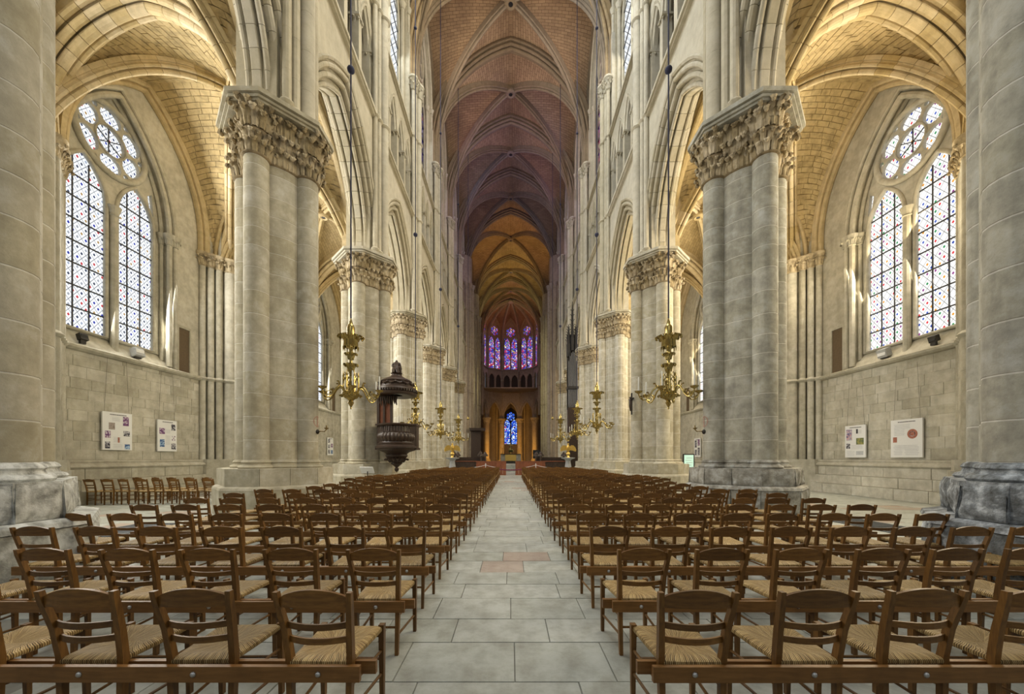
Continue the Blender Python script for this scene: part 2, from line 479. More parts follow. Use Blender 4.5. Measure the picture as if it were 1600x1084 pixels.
def rush():
    t = NT('woven rush')
    uv = t.n('ShaderNodeUVMap').outputs[0]
    sp = t.n('ShaderNodeSeparateXYZ'); t.set(sp.inputs[0], uv)
    ns = t.noise(uv, 14, 3)
    w = t.n('ShaderNodeTexNoise', i_Scale=1.0, i_Detail=3.0)
    cv = t.n('ShaderNodeCombineXYZ'); t.set(cv.inputs[0], t.math('MULTIPLY', sp.outputs[0], 120.0)); t.set(cv.inputs[1], t.math('MULTIPLY', sp.outputs[1], 8.0))
    t.set(w.inputs['Vector'], cv.outputs[0])
    st = t.math('ADD', t.math('MULTIPLY', t.math('SINE', t.math('MULTIPLY', sp.outputs[0], 2 * PI / 0.011)), 0.2), w.outputs['Fac'])
    c = t.ramp(st, [(0.25, (0.05, 0.028, 0.008)), (0.42, (0.20, 0.12, 0.038)), (0.58, (0.36, 0.235, 0.085)), (0.85, (0.62, 0.48, 0.24))])
    c = t.mix(t.maprange(ns, 0.55, 0.8, 0, 0.5), c, (0.16, 0.09, 0.03))
    r = t.math('ADD', t.math('MULTIPLY', t.rand(), 0.5), 0.75)
    hv = t.n('ShaderNodeHueSaturation', i_Value=r, i_Color=c)
    return t.principled(hv.outputs[0], 0.55, bump=st, bstr=0.7, bdist=0.004, spec=0.35)
M['rush'] = rush()
M['brass'] = plain('gilded brass', (0.44, 0.345, 0.13), 0.24, 1.0, 0.5, 0.5, 14)
M['brass_dark'] = plain('tarnished brass', (0.30, 0.22, 0.10), 0.38, 1.0, 0.5, 0.4, 9)
M['gold'] = plain('gold leaf', (0.72, 0.50, 0.14), 0.35, 1.0, 0.5, 0.25, 9)
M['candle'] = plain('ivory wax', (0.72, 0.72, 0.66), 0.5, 0, 0.4, 0.05)
M['iron'] = plain('dark iron', (0.045, 0.042, 0.04), 0.6, 0.4)
M['bar'] = plain('window bar iron', (0.055, 0.055, 0.06), 0.6, 0.2)
M['rope'] = plain('dark blue suspension cable', (0.02, 0.022, 0.055), 0.7)
M['bolt'] = plain('steel bolt', (0.55, 0.54, 0.52), 0.3, 1.0)
M['white'] = plain('white card', (0.78, 0.79, 0.80), 0.6, 0, 0.3, 0.03)
M['carpet'] = plain('purple red rope', (0.16, 0.03, 0.07), 0.9)
M['black'] = plain('black screen', (0.012, 0.012, 0.014), 0.4)
M['grate'] = plain('grey cast iron grate', (0.11, 0.12, 0.13), 0.5, 0.5)
M['slate'] = plain('grey stone pedestal', (0.36, 0.37, 0.38), 0.7)
M['pewter'] = plain('dull dark pewter', (0.12, 0.12, 0.125), 0.4, 0.6)
M['leaf_green'] = plain('green leaves', (0.05, 0.10, 0.03), 0.6)
M['petal'] = plain('yellow white petals', (0.75, 0.66, 0.30), 0.6)
M['petal_red'] = plain('red petals', (0.45, 0.03, 0.02), 0.6)
G4 = [(0.02, 0.05, 0.30), (0.55, 0.03, 0.04), (0.85, 0.85, 0.85), (0.03, 0.22, 0.08), (0.60, 0.26, 0.03), (0.05, 0.10, 0.40), (0.22, 0.05, 0.2), (0.75, 0.75, 0.8)]
M['glass_left'] = glass_grisaille('pale leaded glass', [(0.04, 0.05, 0.12), (0.02, 0.03, 0.30), (0.30, 0.32, 0.36), (0.06, 0.07, 0.10), (0.45, 0.04, 0.05), (0.35, 0.22, 0.08), (0.05, 0.06, 0.1), (0.3, 0.35, 0.45)], 1.12, (0.93, 0.97, 1.0))
M['glass_right'] = glass_grisaille('pale leaded glass with coloured squares', G4, 1.25, (1.0, 0.98, 0.93))
M['glass_clear'] = glass_grisaille('pale clerestory glass', [(0.4, 0.42, 0.45), (0.25, 0.3, 0.4)], 1.05, (0.95, 0.98, 1.0), 0.5)
BLUE = [(0.0, (0.05, 0.05, 0.45)), (0.25, (0.16, 0.10, 0.62)), (0.40, (0.30, 0.28, 0.75)), (0.50, (0.85, 0.85, 0.95)), (0.58, (0.60, 0.04, 0.08)), (0.72, (0.62, 0.20, 0.45)), (0.82, (0.05, 0.30, 0.14)), (0.88, (0.75, 0.55, 0.12)), (0.94, (0.08, 0.08, 0.5))]
M['glass_apse'] = glass_stained('deep coloured apse glass', BLUE, 1.0, 3.0)
CH = [(0.0, (0.01, 0.05, 0.55)), (0.3, (0.05, 0.18, 0.85)), (0.5, (0.35, 0.55, 0.95)), (0.66, (0.85, 0.92, 1.0)), (0.78, (0.02, 0.1, 0.7)), (0.9, (0.7, 0.08, 0.12)), (0.95, (0.1, 0.3, 0.8))]
M['glass_chapel'] = glass_stained('blue chapel glass', CH, 1.2, 3.4)
M['glass_purple'] = glass_stained('violet clerestory glass', [(0.0, (0.03, 0.02, 0.22)), (0.4, (0.10, 0.06, 0.36)), (0.6, (0.25, 0.2, 0.6)), (0.75, (0.4, 0.05, 0.2)), (0.9, (0.5, 0.45, 0.7))], 0.55, 3.5)
M['glass_red'] = glass_stained('red and violet clerestory glass', [(0.0, (0.35, 0.03, 0.10)), (0.3, (0.55, 0.10, 0.25)), (0.5, (0.25, 0.08, 0.40)), (0.7, (0.75, 0.55, 0.35)), (0.85, (0.45, 0.06, 0.35))], 0.6, 3.5)
# ------------------------------------------------------------------ masonry generators
UP = Vector((0, 0, 1))
def V2(p): return Vector((p[0], p[1], 0))

def half(p, q, zs, zc, n=12, stilt=0.0, sup=None):
    """half an arch from the foot p to the crown q: points, radial normals, horizontal side vector"""
    p, q = V2(p), V2(q)
    L = (q - p).length
    d = (q - p).normalized()
    z0 = zs + stilt
    r = zc - z0
    raw = []
    if stilt > 0:
        raw.append((0.0, zs, -1.0, 0.0))
    m = 40
    if sup:
        e, g = sup
        for i in range(m + 1):
            t = (i / m) ** 1.6
            raw.append([L * t, z0 + r * (1 - (1 - t) ** e) ** (1 / g), 0, 0])
        for i in range(m + 1):
            u, w = raw[max(i - 1, 0)], raw[min(i + 1, m)]
            dx, dz = w[0] - u[0], w[1] - u[1]
            l = math.hypot(dx, dz)
            raw[i][2], raw[i][3] = -dz / l, dx / l
        ap = 1.0
    elif r >= L:
        R = (L * L + r * r) / (2 * L)
        th1 = math.acos(max(-1, min(1, (L - R) / R)))
        for i in range(m + 1):
            th = PI + (th1 - PI) * i / m
            raw.append((R + R * math.cos(th), z0 + R * math.sin(th), math.cos(th), math.sin(th)))
        ap = 1.0 / math.sin(th1)
    else:
        for i in range(m + 1):
            ph = PI / 2 * i / m
            nx, nz = -math.cos(ph) / L, math.sin(ph) / max(r, 1e-6)
            l = math.hypot(nx, nz)
            raw.append((L * (1 - math.cos(ph)), z0 + r * math.sin(ph), nx / l, nz / l))
        ap = 1.0
    cum = [0.0]
    for i in range(1, len(raw)):
        cum.append(cum[-1] + math.hypot(raw[i][0] - raw[i - 1][0], raw[i][1] - raw[i - 1][1]))
    P, N = [], []
    j = 0
    for i in range(n + 1):
        t = cum[-1] * i / n
        while j < len(cum) - 2 and cum[j + 1] < t: j += 1
        f = (t - cum[j]) / max(1e-9, cum[j + 1] - cum[j])
        a = [raw[j][k] + (raw[j + 1][k] - raw[j][k]) * f for k in range(4)]
        P.append(p + d * a[0] + UP * a[1])
        N.append((d * a[2] + UP * a[3]).normalized())
    N[-1] = UP * ap
    B = Vector((-d.y, d.x, 0))
    return P, N, B

def sweep(mb, P, N, B, prof, i0=0, i1=None, gap=0.0, caps=True):
    i1 = len(P) - 1 if i1 is None else i1
    m = len(prof)
    vs = []
    for i in range(i0, i1 + 1):
        p = P[i]
        if gap and i == i0: p = p + (P[i + 1] - p).normalized() * gap
        if gap and i == i1: p = p + (P[i - 1] - p).normalized() * gap
        for (a, b) in prof:
            vs.append(p + N[i] * a + B * b)
    fs = []
    for i in range(i1 - i0):
        for k in range(m):
            k2 = (k + 1) % m
            fs.append((i * m + k, (i + 1) * m + k, (i + 1) * m + k2, i * m + k2))
    if caps:
        fs.append(tuple(range(m)))
        fs.append(tuple((i1 - i0) * m + k for k in reversed(range(m))))
    mb.add(vs, fs)

def mirror_prof(h):
    return h + [(a, -b) for a, b in reversed(h)]
def roll(cn, cb, r, a0, a1, k=4):
    return [(cn + r * math.sin(math.radians(a0 + (a1 - a0) * i / k)), cb + r * math.cos(math.radians(a0 + (a1 - a0) * i / k))) for i in range(k + 1)]
# a = outward from the intrados, b = across the wall
PROF_ARCADE = mirror_prof([(0.0, 0.11), (0.02, 0.13), (0.20, 0.14), (0.20, 0.165), (0.13, 0.18)] + roll(0.09, 0.26, 0.08, -120, 90, 5) + [(0.31, 0.26), (0.33, 0.31), (0.27, 0.325)] +
                          roll(0.34, 0.415, 0.09, -120, 90, 5) + [(0.55, 0.41), (0.57, 0.455), (0.51, 0.47)] + roll(0.58, 0.555, 0.085, -120, 90, 5) + [(0.71, 0.56), (0.71, 0.65), (0.78, 0.69), (0.83, 0.62), (0.83, 0.4)])
PROF_TRANS = mirror_prof(roll(0.12, 0.0, 0.13, -90, 45, 5) + [(0.26, 0.05), (0.30, 0.10), (0.20, 0.14)] + roll(0.20, 0.245, 0.095, -120, 70, 5) + [(0.39, 0.24), (0.42, 0.28), (0.34, 0.32)] +
                         roll(0.38, 0.40, 0.085, -120, 80, 4) + [(0.54, 0.41), (0.70, 0.45)])
PROF_RIB = mirror_prof(roll(0.08, 0.0, 0.085, -90, 45, 4) + [(0.18, 0.04), (0.21, 0.08), (0.14, 0.12), (0.15, 0.17), (0.20, 0.185), (0.26, 0.15), (0.30, 0.15), (0.30, 0.20), (0.42, 0.21)])
PROF_WALLRIB = mirror_prof([(0.0, 0.05), (0.03, 0.10), (0.10, 0.11), (0.17, 0.07), (0.17, 0.16), (0.22, 0.20), (0.36, 0.22)])
PROF_HIGH_T = mirror_prof(roll(0.15, 0.0, 0.16, -90, 45, 4) + [(0.26, 0.08), (0.30, 0.15), (0.22, 0.20)] + roll(0.26, 0.31, 0.12, -110, 70, 4) + [(0.42, 0.31), (0.46, 0.38), (0.42, 0.42)] +
                          roll(0.48, 0.50, 0.09, -100, 80, 3) + [(0.60, 0.50), (0.90, 0.52)])
PROF_HIGH_R = mirror_prof(roll(0.10, 0.0, 0.11, -90, 45, 3) + [(0.18, 0.06), (0.20, 0.10), (0.16, 0.14), (0.20, 0.21), (0.28, 0.22), (0.32, 0.18), (0.62, 0.22)])

def arch(name, parent, mat, p, q, zs, zc, prof, stilt=0.0, n=12, stones=0, sides=(0, 1)):
    """a pointed arch from p to q; either one part or a part made of separate voussoirs"""
    c = ((p[0] + q[0]) / 2, (p[1] + q[1]) / 2)
    if stones:
        root = empty(name); root.parent = parent
        for sd in sides:
            P, N, B = half(p if sd == 0 else q, c, zs, zc, stones * 2, stilt)
            for k in range(stones):
                mb = MB()
                sweep(mb, P, N, B, prof, k * 2, k * 2 + 2, 0.007)
                mk('voussoir', mb, mat, root)
        return root
    mb = MB()
    for sd in sides:
        P, N, B = half(p if sd == 0 else q, c, zs, zc, n, stilt)
        sweep(mb, P, N, B, prof)
    return mk(name, mb, mat, parent)

def rib(name, parent, mat, p, q, zs, zc, prof, stilt=0.0, n=14, stones=0, sup=None):
    P, N, B = half(p, q, zs, zc, max(n, stones * 2), stilt, sup)
    if stones:
        root = empty(name); root.parent = parent
        P, N, B = half(p, q, zs, zc, stones * 2, stilt, sup)
        for k in range(stones):
            mb = MB(); sweep(mb, P, N, B, prof, 2 * k, 2 * k + 2, 0.007)
            mk('voussoir', mb, mat, root)
        return root
    mb = MB(); sweep(mb, P, N, B, prof)
    return mk(name, mb, mat, parent)

def web_curve(p, q, zs, zc, off, n, stilt, sup=None):
    P, N, B = half(p, q, zs, zc, n, stilt, sup)
    return [a + b * off for a, b in zip(P, N)]

def web(mb, A, D, ns=6, bulge=0.12):
    n = len(A) - 1
    vs, fs, uvs = [], [], []
    vv = 0.0
    vrow, wrow = [], []
    for i in range(n + 1):
        if i: vv += ((A[i] - A[i - 1]).length + (D[i] - D[i - 1]).length) / 2
        vrow.append(vv); wrow.append((A[i] - D[i]).length)
        for j in range(ns + 1):
            s = j / ns
            vs.append(A[i].lerp(D[i], s) + UP * (4 * s * (1 - s) * bulge * min(1.0, wrow[-1])))
    for i in range(n):
        for j in range(ns):
            a, b = i * (ns + 1) + j, (i + 1) * (ns + 1) + j
            fs.append((a, a + 1, b + 1, b))
            uvs.append([(wrow[i] * j / ns, vrow[i]), (wrow[i] * (j + 1) / ns, vrow[i]), (wrow[i + 1] * (j + 1) / ns, vrow[i + 1]), (wrow[i + 1] * j / ns, vrow[i + 1])])
    mb.add(vs, fs, uvs)

def web_blocks(mb, A, D, ch=0.21, bw=0.46, bulge=0.12, depth=0.025, jt=0.010):
    """the same cell laid in separate blocks, joints sunk between them"""
    def lenf(C):
        c = [0.0]
        for i in range(1, len(C)): c.append(c[-1] + (C[i] - C[i - 1]).length)
        return c
    LA, LD = lenf(A), lenf(D)
    rows = max(4, int((LA[-1] + LD[-1]) / 2 / ch))
    def at(C, L, t):
        x = t * (len(C) - 1); i = min(int(x), len(C) - 2)
        return C[i].lerp(C[i + 1], x - i)
    def S(t, s):
        a, d = at(A, LA, t), at(D, LD, t)
        return a.lerp(d, s) + UP * (4 * s * (1 - s) * bulge * min(1.0, (a - d).length))
    for r in range(rows):
        t0, t1 = r / rows, (r + 1) / rows
        w = (at(A, LA, (t0 + t1) / 2) - at(D, LD, (t0 + t1) / 2)).length
        if w < 0.08: continue
        x = -rnd.random() * bw
        while x < w:
            x1 = x + bw * rnd.uniform(0.7, 1.35)
            a, b = max(0, x) + jt, min(w, x1) - jt
            x = x1
            if b - a < 0.03: continue
            sa, sb = a / w, b / w
            dt = jt / max(0.05, ch) / rows
            q = [S(t0 + dt, sa), S(t0 + dt, sb), S(t1 - dt, sb), S(t1 - dt, sa)]
            nr = (q[1] - q[0]).cross(q[3] - q[0])
            if nr.length < 1e-9: continue
            nr.normalize()
            if nr.z > 0: nr = -nr
            dd = depth * rnd.uniform(0.6, 1.3)
            f = [p + nr * dd for p in q]
            mb.add(q + f, [(4, 5, 6, 7), (0, 1, 5, 4), (1, 2, 6, 5), (2, 3, 7, 6), (3, 0, 4, 7)])

def vault_bay(parent, A, B, C, D, zs, zt0, zt1, zw, zk, prof_t, prof_r, prof_w, mt, mr, mw, stilt_t, stilt_d, stilt_w, n=14, trans0=True, trans1=False,
              blocks=False, stones=0, boss=True, bulge=0.15, off=None, mblock=None, key=None, wofs=0.0, wy=0.0, sup=None):
    """quadripartite bay: corners A (west, side 0) B (west, side 1) C (east, side 1) D (east, side 0)"""
    mid = lambda p, q: ((p[0] + q[0]) / 2, (p[1] + q[1]) / 2)
    K = key or mid(mid(A, C), mid(B, D))
    ot, od, ow = off
    if trans0: arch('transverse_arch', parent, mt, A, B, zs, zt0, prof_t, stilt_t, n, stones)
    if trans1: arch('transverse_arch', parent, mt, D, C, zs, zt1, prof_t, stilt_t, n, stones)
    for q in (A, B, C, D):
        rib('diagonal_rib', parent, mr, q, K, zs, zk, prof_r, stilt_d, n, stones and int(stones * 1.3), sup)
    dirx = 1 if B[0] > A[0] else -1
    wo = wofs if isinstance(wofs, tuple) else (wofs, wofs)
    A2, D2 = (A[0] - dirx * wo[0], A[1]), (D[0] - dirx * wo[0], D[1])
    B2, C2 = (B[0] + dirx * wo[1], B[1] + wy), (C[0] + dirx * wo[1], C[1] - wy)
    if prof_w:
        arch('wall_rib', parent, mr, A2, D2, zs, zw[0], prof_w, stilt_w, n)
        arch('wall_rib', parent, mr, B2, C2, zs, zw[1], prof_w, stilt_w, n)
    cells = [(A, B, A, B, zt0, stilt_t, ot), (D, C, D, C, zt1, stilt_t, ot), (A2, D2, A, D, zw[0], stilt_w, ow), (B2, C2, B, C, zw[1], stilt_w, ow)]
    mb = MB(); mbl = MB()
    for (p, q, pd, qd, zc, st, oo) in cells:
        m = mid(p, q)
        for e, ed in ((p, pd), (q, qd)):
            a = web_curve(e, m, zs, zc, oo, n, st)
            d = web_curve(ed, K, zs, zk, od, n, stilt_d, sup)
            web(mb, a, d, 6, bulge)
            if blocks: web_blocks(mbl, a, d, bulge=bulge)
    mk('vault_web', mb, mw, parent)
    if blocks: stuff(mk('vault_stones', mbl, mblock, parent, smooth=False))
    if boss:
        b = MB(); r = 0.48 if zk > 25 else 0.30
        b.lathe([(r * 0.35, -0.02), (r * 0.40, -0.12), (r * 0.7, -0.15), (r, -0.05), (r, 0.12), (r * 0.6, 0.3)], 20, (K[0], K[1], zk), caps=False)
        b.lathe([(r * 0.37, -0.05), (r * 0.33, 0.25), (0.01, 0.28)], 16, (K[0], K[1], zk), caps=False)
        mk('keystone', b, mr, parent, smooth=True, ang=0.7)
        b = MB(); b.lathe([(r * 0.36, -0.10), (0.005, -0.09)], 16, (K[0], K[1], zk), caps=False); mk('keystone_shade_disc', b, M['black'], parent)  # flat black disc painting the dark of the keystone's hole

# ------------------------------------------------------------------ openings in a wall plane
def arch_outline(uc, a, zb, zs, zc, n=12):
    """closed outline of a pointed opening, counter-clockwise from the bottom left; (u, z)"""
    P, N, B = half((-a, 0), (0, 0), zs, zc, n)
    L = [(uc + p.x, p.z) for p in P]
    Rr = [(2 * uc - u, z) for u, z in reversed(L[:-1])]
    return [(uc - a, zb)] + L + Rr + [(uc + a, zb)]
def circle_outline(uc, z, r, n=18, sx=1.0, rot=0.0, sy=1.0):
    out = []
    for k in range(n):
        t = 2 * PI * k / n
        x, y = r * sx * math.cos(t), r * sy * math.sin(t)
        out.append((uc + x * math.cos(rot) - y * math.sin(rot), z + x * math.sin(rot) + y * math.cos(rot)))
    return out
def plate(mb, mp, outer, holes, d0, d1):
    """a slab with real openings: outline minus holes, between depths d0 (room side) and d1"""
    polys = [[Vector((u, z, 0)) for u, z in outer]] + [[Vector((u, z, 0)) for u, z in h] for h in holes]
    tris = tessellate_polygon(polys)
    flat = [c for poly in polys for c in poly]
    vs = [mp(c.x, c.y, d0) for c in flat] + [mp(c.x, c.y, d1) for c in flat]
    n = len(flat)
    fs = [tuple(t) for t in tris] + [tuple(n + k for k in reversed(t)) for t in tris]
    i = 0
    for poly in polys:
        m = len(poly)
        for k in range(m):
            fs.append((i + k, i + (k + 1) % m, n + i + (k + 1) % m, n + i + k))
        i += m
    mb.add(vs, fs)
def pane(mb, mp, outline, d):
    mb.add([mp(u, z, d) for u, z in outline], [tuple(range(len(outline)))], [[(u, z) for u, z in outline]])
def bead(mb, mp, outline, d, r, n=6):
    pts = [mp(u, z, d) for u, z in outline]
    mb.tube(pts + [pts[0]], r, n, caps=False)

def wall_frame(p0, p1, s):
    """(u, z, d) -> point; u runs p0 to p1, d goes away from the room"""
    p0, p1 = V2(p0), V2(p1)
    e = (p1 - p0).normalized()
    nrm = Vector((e.y, -e.x, 0)) * s
    return (lambda u, z, d: p0 + e * u + nrm * d + UP * z), (p1 - p0).length, e, nrm

def panel(mb, mp, u0, u1, zb, zt, uc, a, zs, zc, d0, d1, n=12, off=0.0, back=False):
    """wall from u0 to u1 with a pointed opening of half width a about uc, foot zb; off lets an arch moulding stand in the rim"""
    P, N, B = half((-a, 0), (0, 0), zs, zc, n)
    L = [(uc + p.x + nn.x * off, p.z + nn.z * off) for p, nn in zip(P, N)]
    line = L + [(2 * uc - u, z) for u, z in reversed(L[:-1])]
    line = [(min(max(u, u0), u1), z) for u, z in line]
    for i in range(len(line) - 1):
        (ua, za), (ub, zb2) = line[i], line[i + 1]
        if ub - ua > 1e-6:
            mb.quad(mp(ua, za, d0), mp(ub, zb2, d0), mp(ub, zt, d0), mp(ua, zt, d0), [(ua, za), (ub, zb2), (ub, zt), (ua, zt)])
        mb.quad(mp(ua, za, d0), mp(ub, zb2, d0), mp(ub, zb2, d1), mp(ua, za, d1))
    ul, ur = uc - a - off, uc + a + off
    for (x0, x1, e) in ((u0, max(u0, ul), ul), (min(u1, ur), u1, ur)):
        if x1 - x0 > 1e-6:
            mb.quad(mp(x0, zb, d0), mp(x1, zb, d0), mp(x1, zt, d0), mp(x0, zt, d0), [(x0, zb), (x1, zb), (x1, zt), (x0, zt)])
        if u0 < e < u1:
            mb.quad(mp(e, zb, d0), mp(e, zs, d0), mp(e, zs, d1), mp(e, zb, d1))

def tracery(root, mp, uc, hw, zb, zs, zc, z1, z2, zr, R, d, gmat, smat, det=2, bars=True, petals=6, tri=True, mw=0.11):
    """two lancets under a rose; root is the window, which gets plate, mouldings, panes and bars as parts"""
    hl = hw / 2 - mw
    outer = arch_outline(uc, hw + 0.12, zb - 0.05, zs, zc + 0.12, 14)
    l1 = arch_outline(uc - hw / 2, hl, zb, z1, z2, 8)
    l2 = arch_outline(uc + hw / 2, hl, zb, z1, z2, 8)
    holes = [l1, l2]
    rose = []
    if petals:
        rc = R * 0.42
        rose.append(circle_outline(uc, zr, rc, 20))
        for k in range(petals):
            a = PI / 2 + 2 * PI * k / petals
            rose.append(circle_outline(uc + math.cos(a) * R * 0.725, zr + math.sin(a) * R * 0.725, R * 0.262, 16, 1.0, a, 1.22))
        if det > 1:
            for k in range(petals):
                a = PI / 2 + 2 * PI * (k + 0.5) / petals
                rose.append(circle_outline(uc + math.cos(a) * R * 0.93, zr + math.sin(a) * R * 0.93, R * 0.085, 6))
    small = []
    if tri:
        for sg in (-1, 1):
            x = uc + sg * (hw - 0.22); z = z1 + (zr - z1) * 0.45
            small.append([(x - sg * 0.20, z + 0.30), (x - sg * 0.03, z - 0.55), (x + sg * 0.06, z - 0.35), (x - sg * 0.02, z + 0.45)])
    holes += rose + small
    mb = MB(); plate(mb, mp, outer, holes, d - 0.10, d + 0.12)
    mk('tracery_plate', mb, smat, root)
    mb = MB()
    for h in (l1, l2): bead(mb, mp, h, d - 0.12, 0.07)
    if petals:
        bead(mb, mp, circle_outline(uc, zr, R * 1.06, 28), d - 0.14, 0.11, 8)
        bead(mb, mp, circle_outline(uc, zr, R * 0.46, 20), d - 0.11, 0.04)
    mk('tracery_moulding', mb, smat, root, smooth=True)
    mb = MB()
    mb.tube([mp(uc, zb - 0.5, d - 0.22), mp(uc, z1, d - 0.22)], 0.12, 10)
    mb.lathe([(0.12, 0), (0.16, 0.03), (0.13, 0.08), (0.2, 0.3), (0.21, 0.36)], 10, tuple(mp(uc, z1 - 0.36, d - 0.22)))
    mk('mullion', mb, smat, root, smooth=True, ang=0.6)
    for h in (l1, l2):
        mb = MB(); pane(mb, mp, h, d + 0.02); mk('pane', mb, gmat, root)
    mb = MB()
    for h in rose + small: pane(mb, mp, h, d + 0.02)
    if rose: mk('rose_pane', mb, gmat, root)
    if bars:
        for cu in (uc - hw / 2, uc + hw / 2):
            z = zb + 0.75
            while z < z2 - 0.3:
                w = hl if z < z1 else hl * math.sqrt(max(0.05, 1 - ((z - z1) / (z2 - z1)) ** 1.6))
                mb = MB(); mb.beam(mp(cu - w, z, d - 0.01), mp(cu + w, z, d - 0.01), 0.045, 0.03)
                mk('saddle_bar', mb, M['bar'], root)
                z += 0.76
            for du in (-0.34, 0.34):
                mb = MB(); mb.beam(mp(cu + du * hl, zb, d - 0.015), mp(cu + du * hl, z1 + (z2 - z1) * 0.78, d - 0.015), 0.035, 0.03, side=tuple(mp(1, 0, 0) - mp(0, 0, 0)))
                mk('upright_bar', mb, M['bar'], root)
        if petals:
            for a in ((PI / 2, PI / 6, -PI / 6) if det > 1 else ()):
                c, sn = math.cos(a), math.sin(a)
                mb = MB(); mb.beam(mp(uc - c * R * .44, zr - sn * R * .44, d - 0.01), mp(uc + c * R * .44, zr + sn * R * .44, d - 0.01), 0.03, 0.03, side=tuple(mp(-sn, c, 0) - mp(0, 0, 0)))
                mk('rose_bar', mb, M['bar'], root)
    return root

# ------------------------------------------------------------------ piers
_drums = {}
def drum_mesh(kind, r, h, mat, n):
    key = (kind, round(r, 3), round(h, 3), mat.name)
    if key not in _drums:
        mb = MB(); c = 0.007
        mb.lathe([(r - c, c * 0.9), (r - 0.001, c * 2), (r, h * 0.5), (r - 0.001, h - c * 2), (r - c, h - c * 0.9)], n, caps=False)
        _drums[key] = mb.mesh(kind, mat, True, 0.6)
    return _drums[key]
def course_mesh(a, rs, rc, h, mat):
    key = ('course', a, rs, rc, round(h, 3), mat.name)
    if key not in _drums:
        mb = MB(); c = 0.007
        for (x, y, r, n) in [(0, 0, rc, 24), (a, 0, rs, 14), (-a, 0, rs, 14), (0, a, rs, 14), (0, -a, rs, 14)]:
            mb.lathe([(r - c, c * 1.1), (r - 0.001, c * 2.2), (r, h * 0.5), (r - 0.001, h - c * 2.2), (r - c, h - c * 1.1)], n, (x, y, 0), caps=False)
        _drums[key] = mb.mesh('drum_course', mat, True, 0.6)
    return _drums[key]

def leaf_mb(mb=None, M4=None, k=1.0):
    """a curling crocket leaf growing up +z and curling out along +x"""
    mb = mb or MB()
    M4 = M4 or Matrix()
    cur = [(0.0, 0.0, 0.075), (0.025, 0.14, 0.105), (0.05, 0.27, 0.10), (0.12, 0.37, 0.115), (0.205, 0.37, 0.10), (0.225, 0.29, 0.055)]
    vs = []
    for (x, z, w) in cur:
        for t, o in ((-1, 0.0), (-0.45, 0.03), (0, 0.012), (0.45, 0.03), (1, 0.0)):
            vs.append(M4 @ (Vector((x + o + (0.02 if abs(t) < 1 else 0), t * w, z)) * k))
    fs = []
    for i in range(len(cur) - 1):
        for j in range(4):
            fs.append((i * 5 + j, i * 5 + j + 1, (i + 1) * 5 + j + 1, (i + 1) * 5 + j))
    mb.add(vs, fs)
    ball = []
    c = M4 @ (Vector((0.20, 0, 0.30)) * k)
    for i in range(5):
        for j in range(6):
            ph = PI * i / 4; th = 2 * PI * j / 6
            ball.append(c + Vector((math.sin(ph) * math.cos(th), math.sin(ph) * math.sin(th), math.cos(ph))) * 0.062 * k)
    fs = []
    for i in range(4):
        for j in range(6):
            fs.append((i * 6 + j, i * 6 + (j + 1) % 6, (i + 1) * 6 + (j + 1) % 6, (i + 1) * 6 + j))
    mb.add(ball, fs)
    return mb
LEAF = leaf_mb().mesh('leaf', M['cap'], True, 0.9)
LEAF_S = leaf_mb(k=0.72).mesh('small_leaf', M['cap'], True, 0.9)

def oct8(reach, hw):
    return [(reach, -hw), (reach, hw), (hw, reach), (-hw, reach), (-reach, hw), (-reach, -hw), (-hw, -reach), (hw, -reach)]

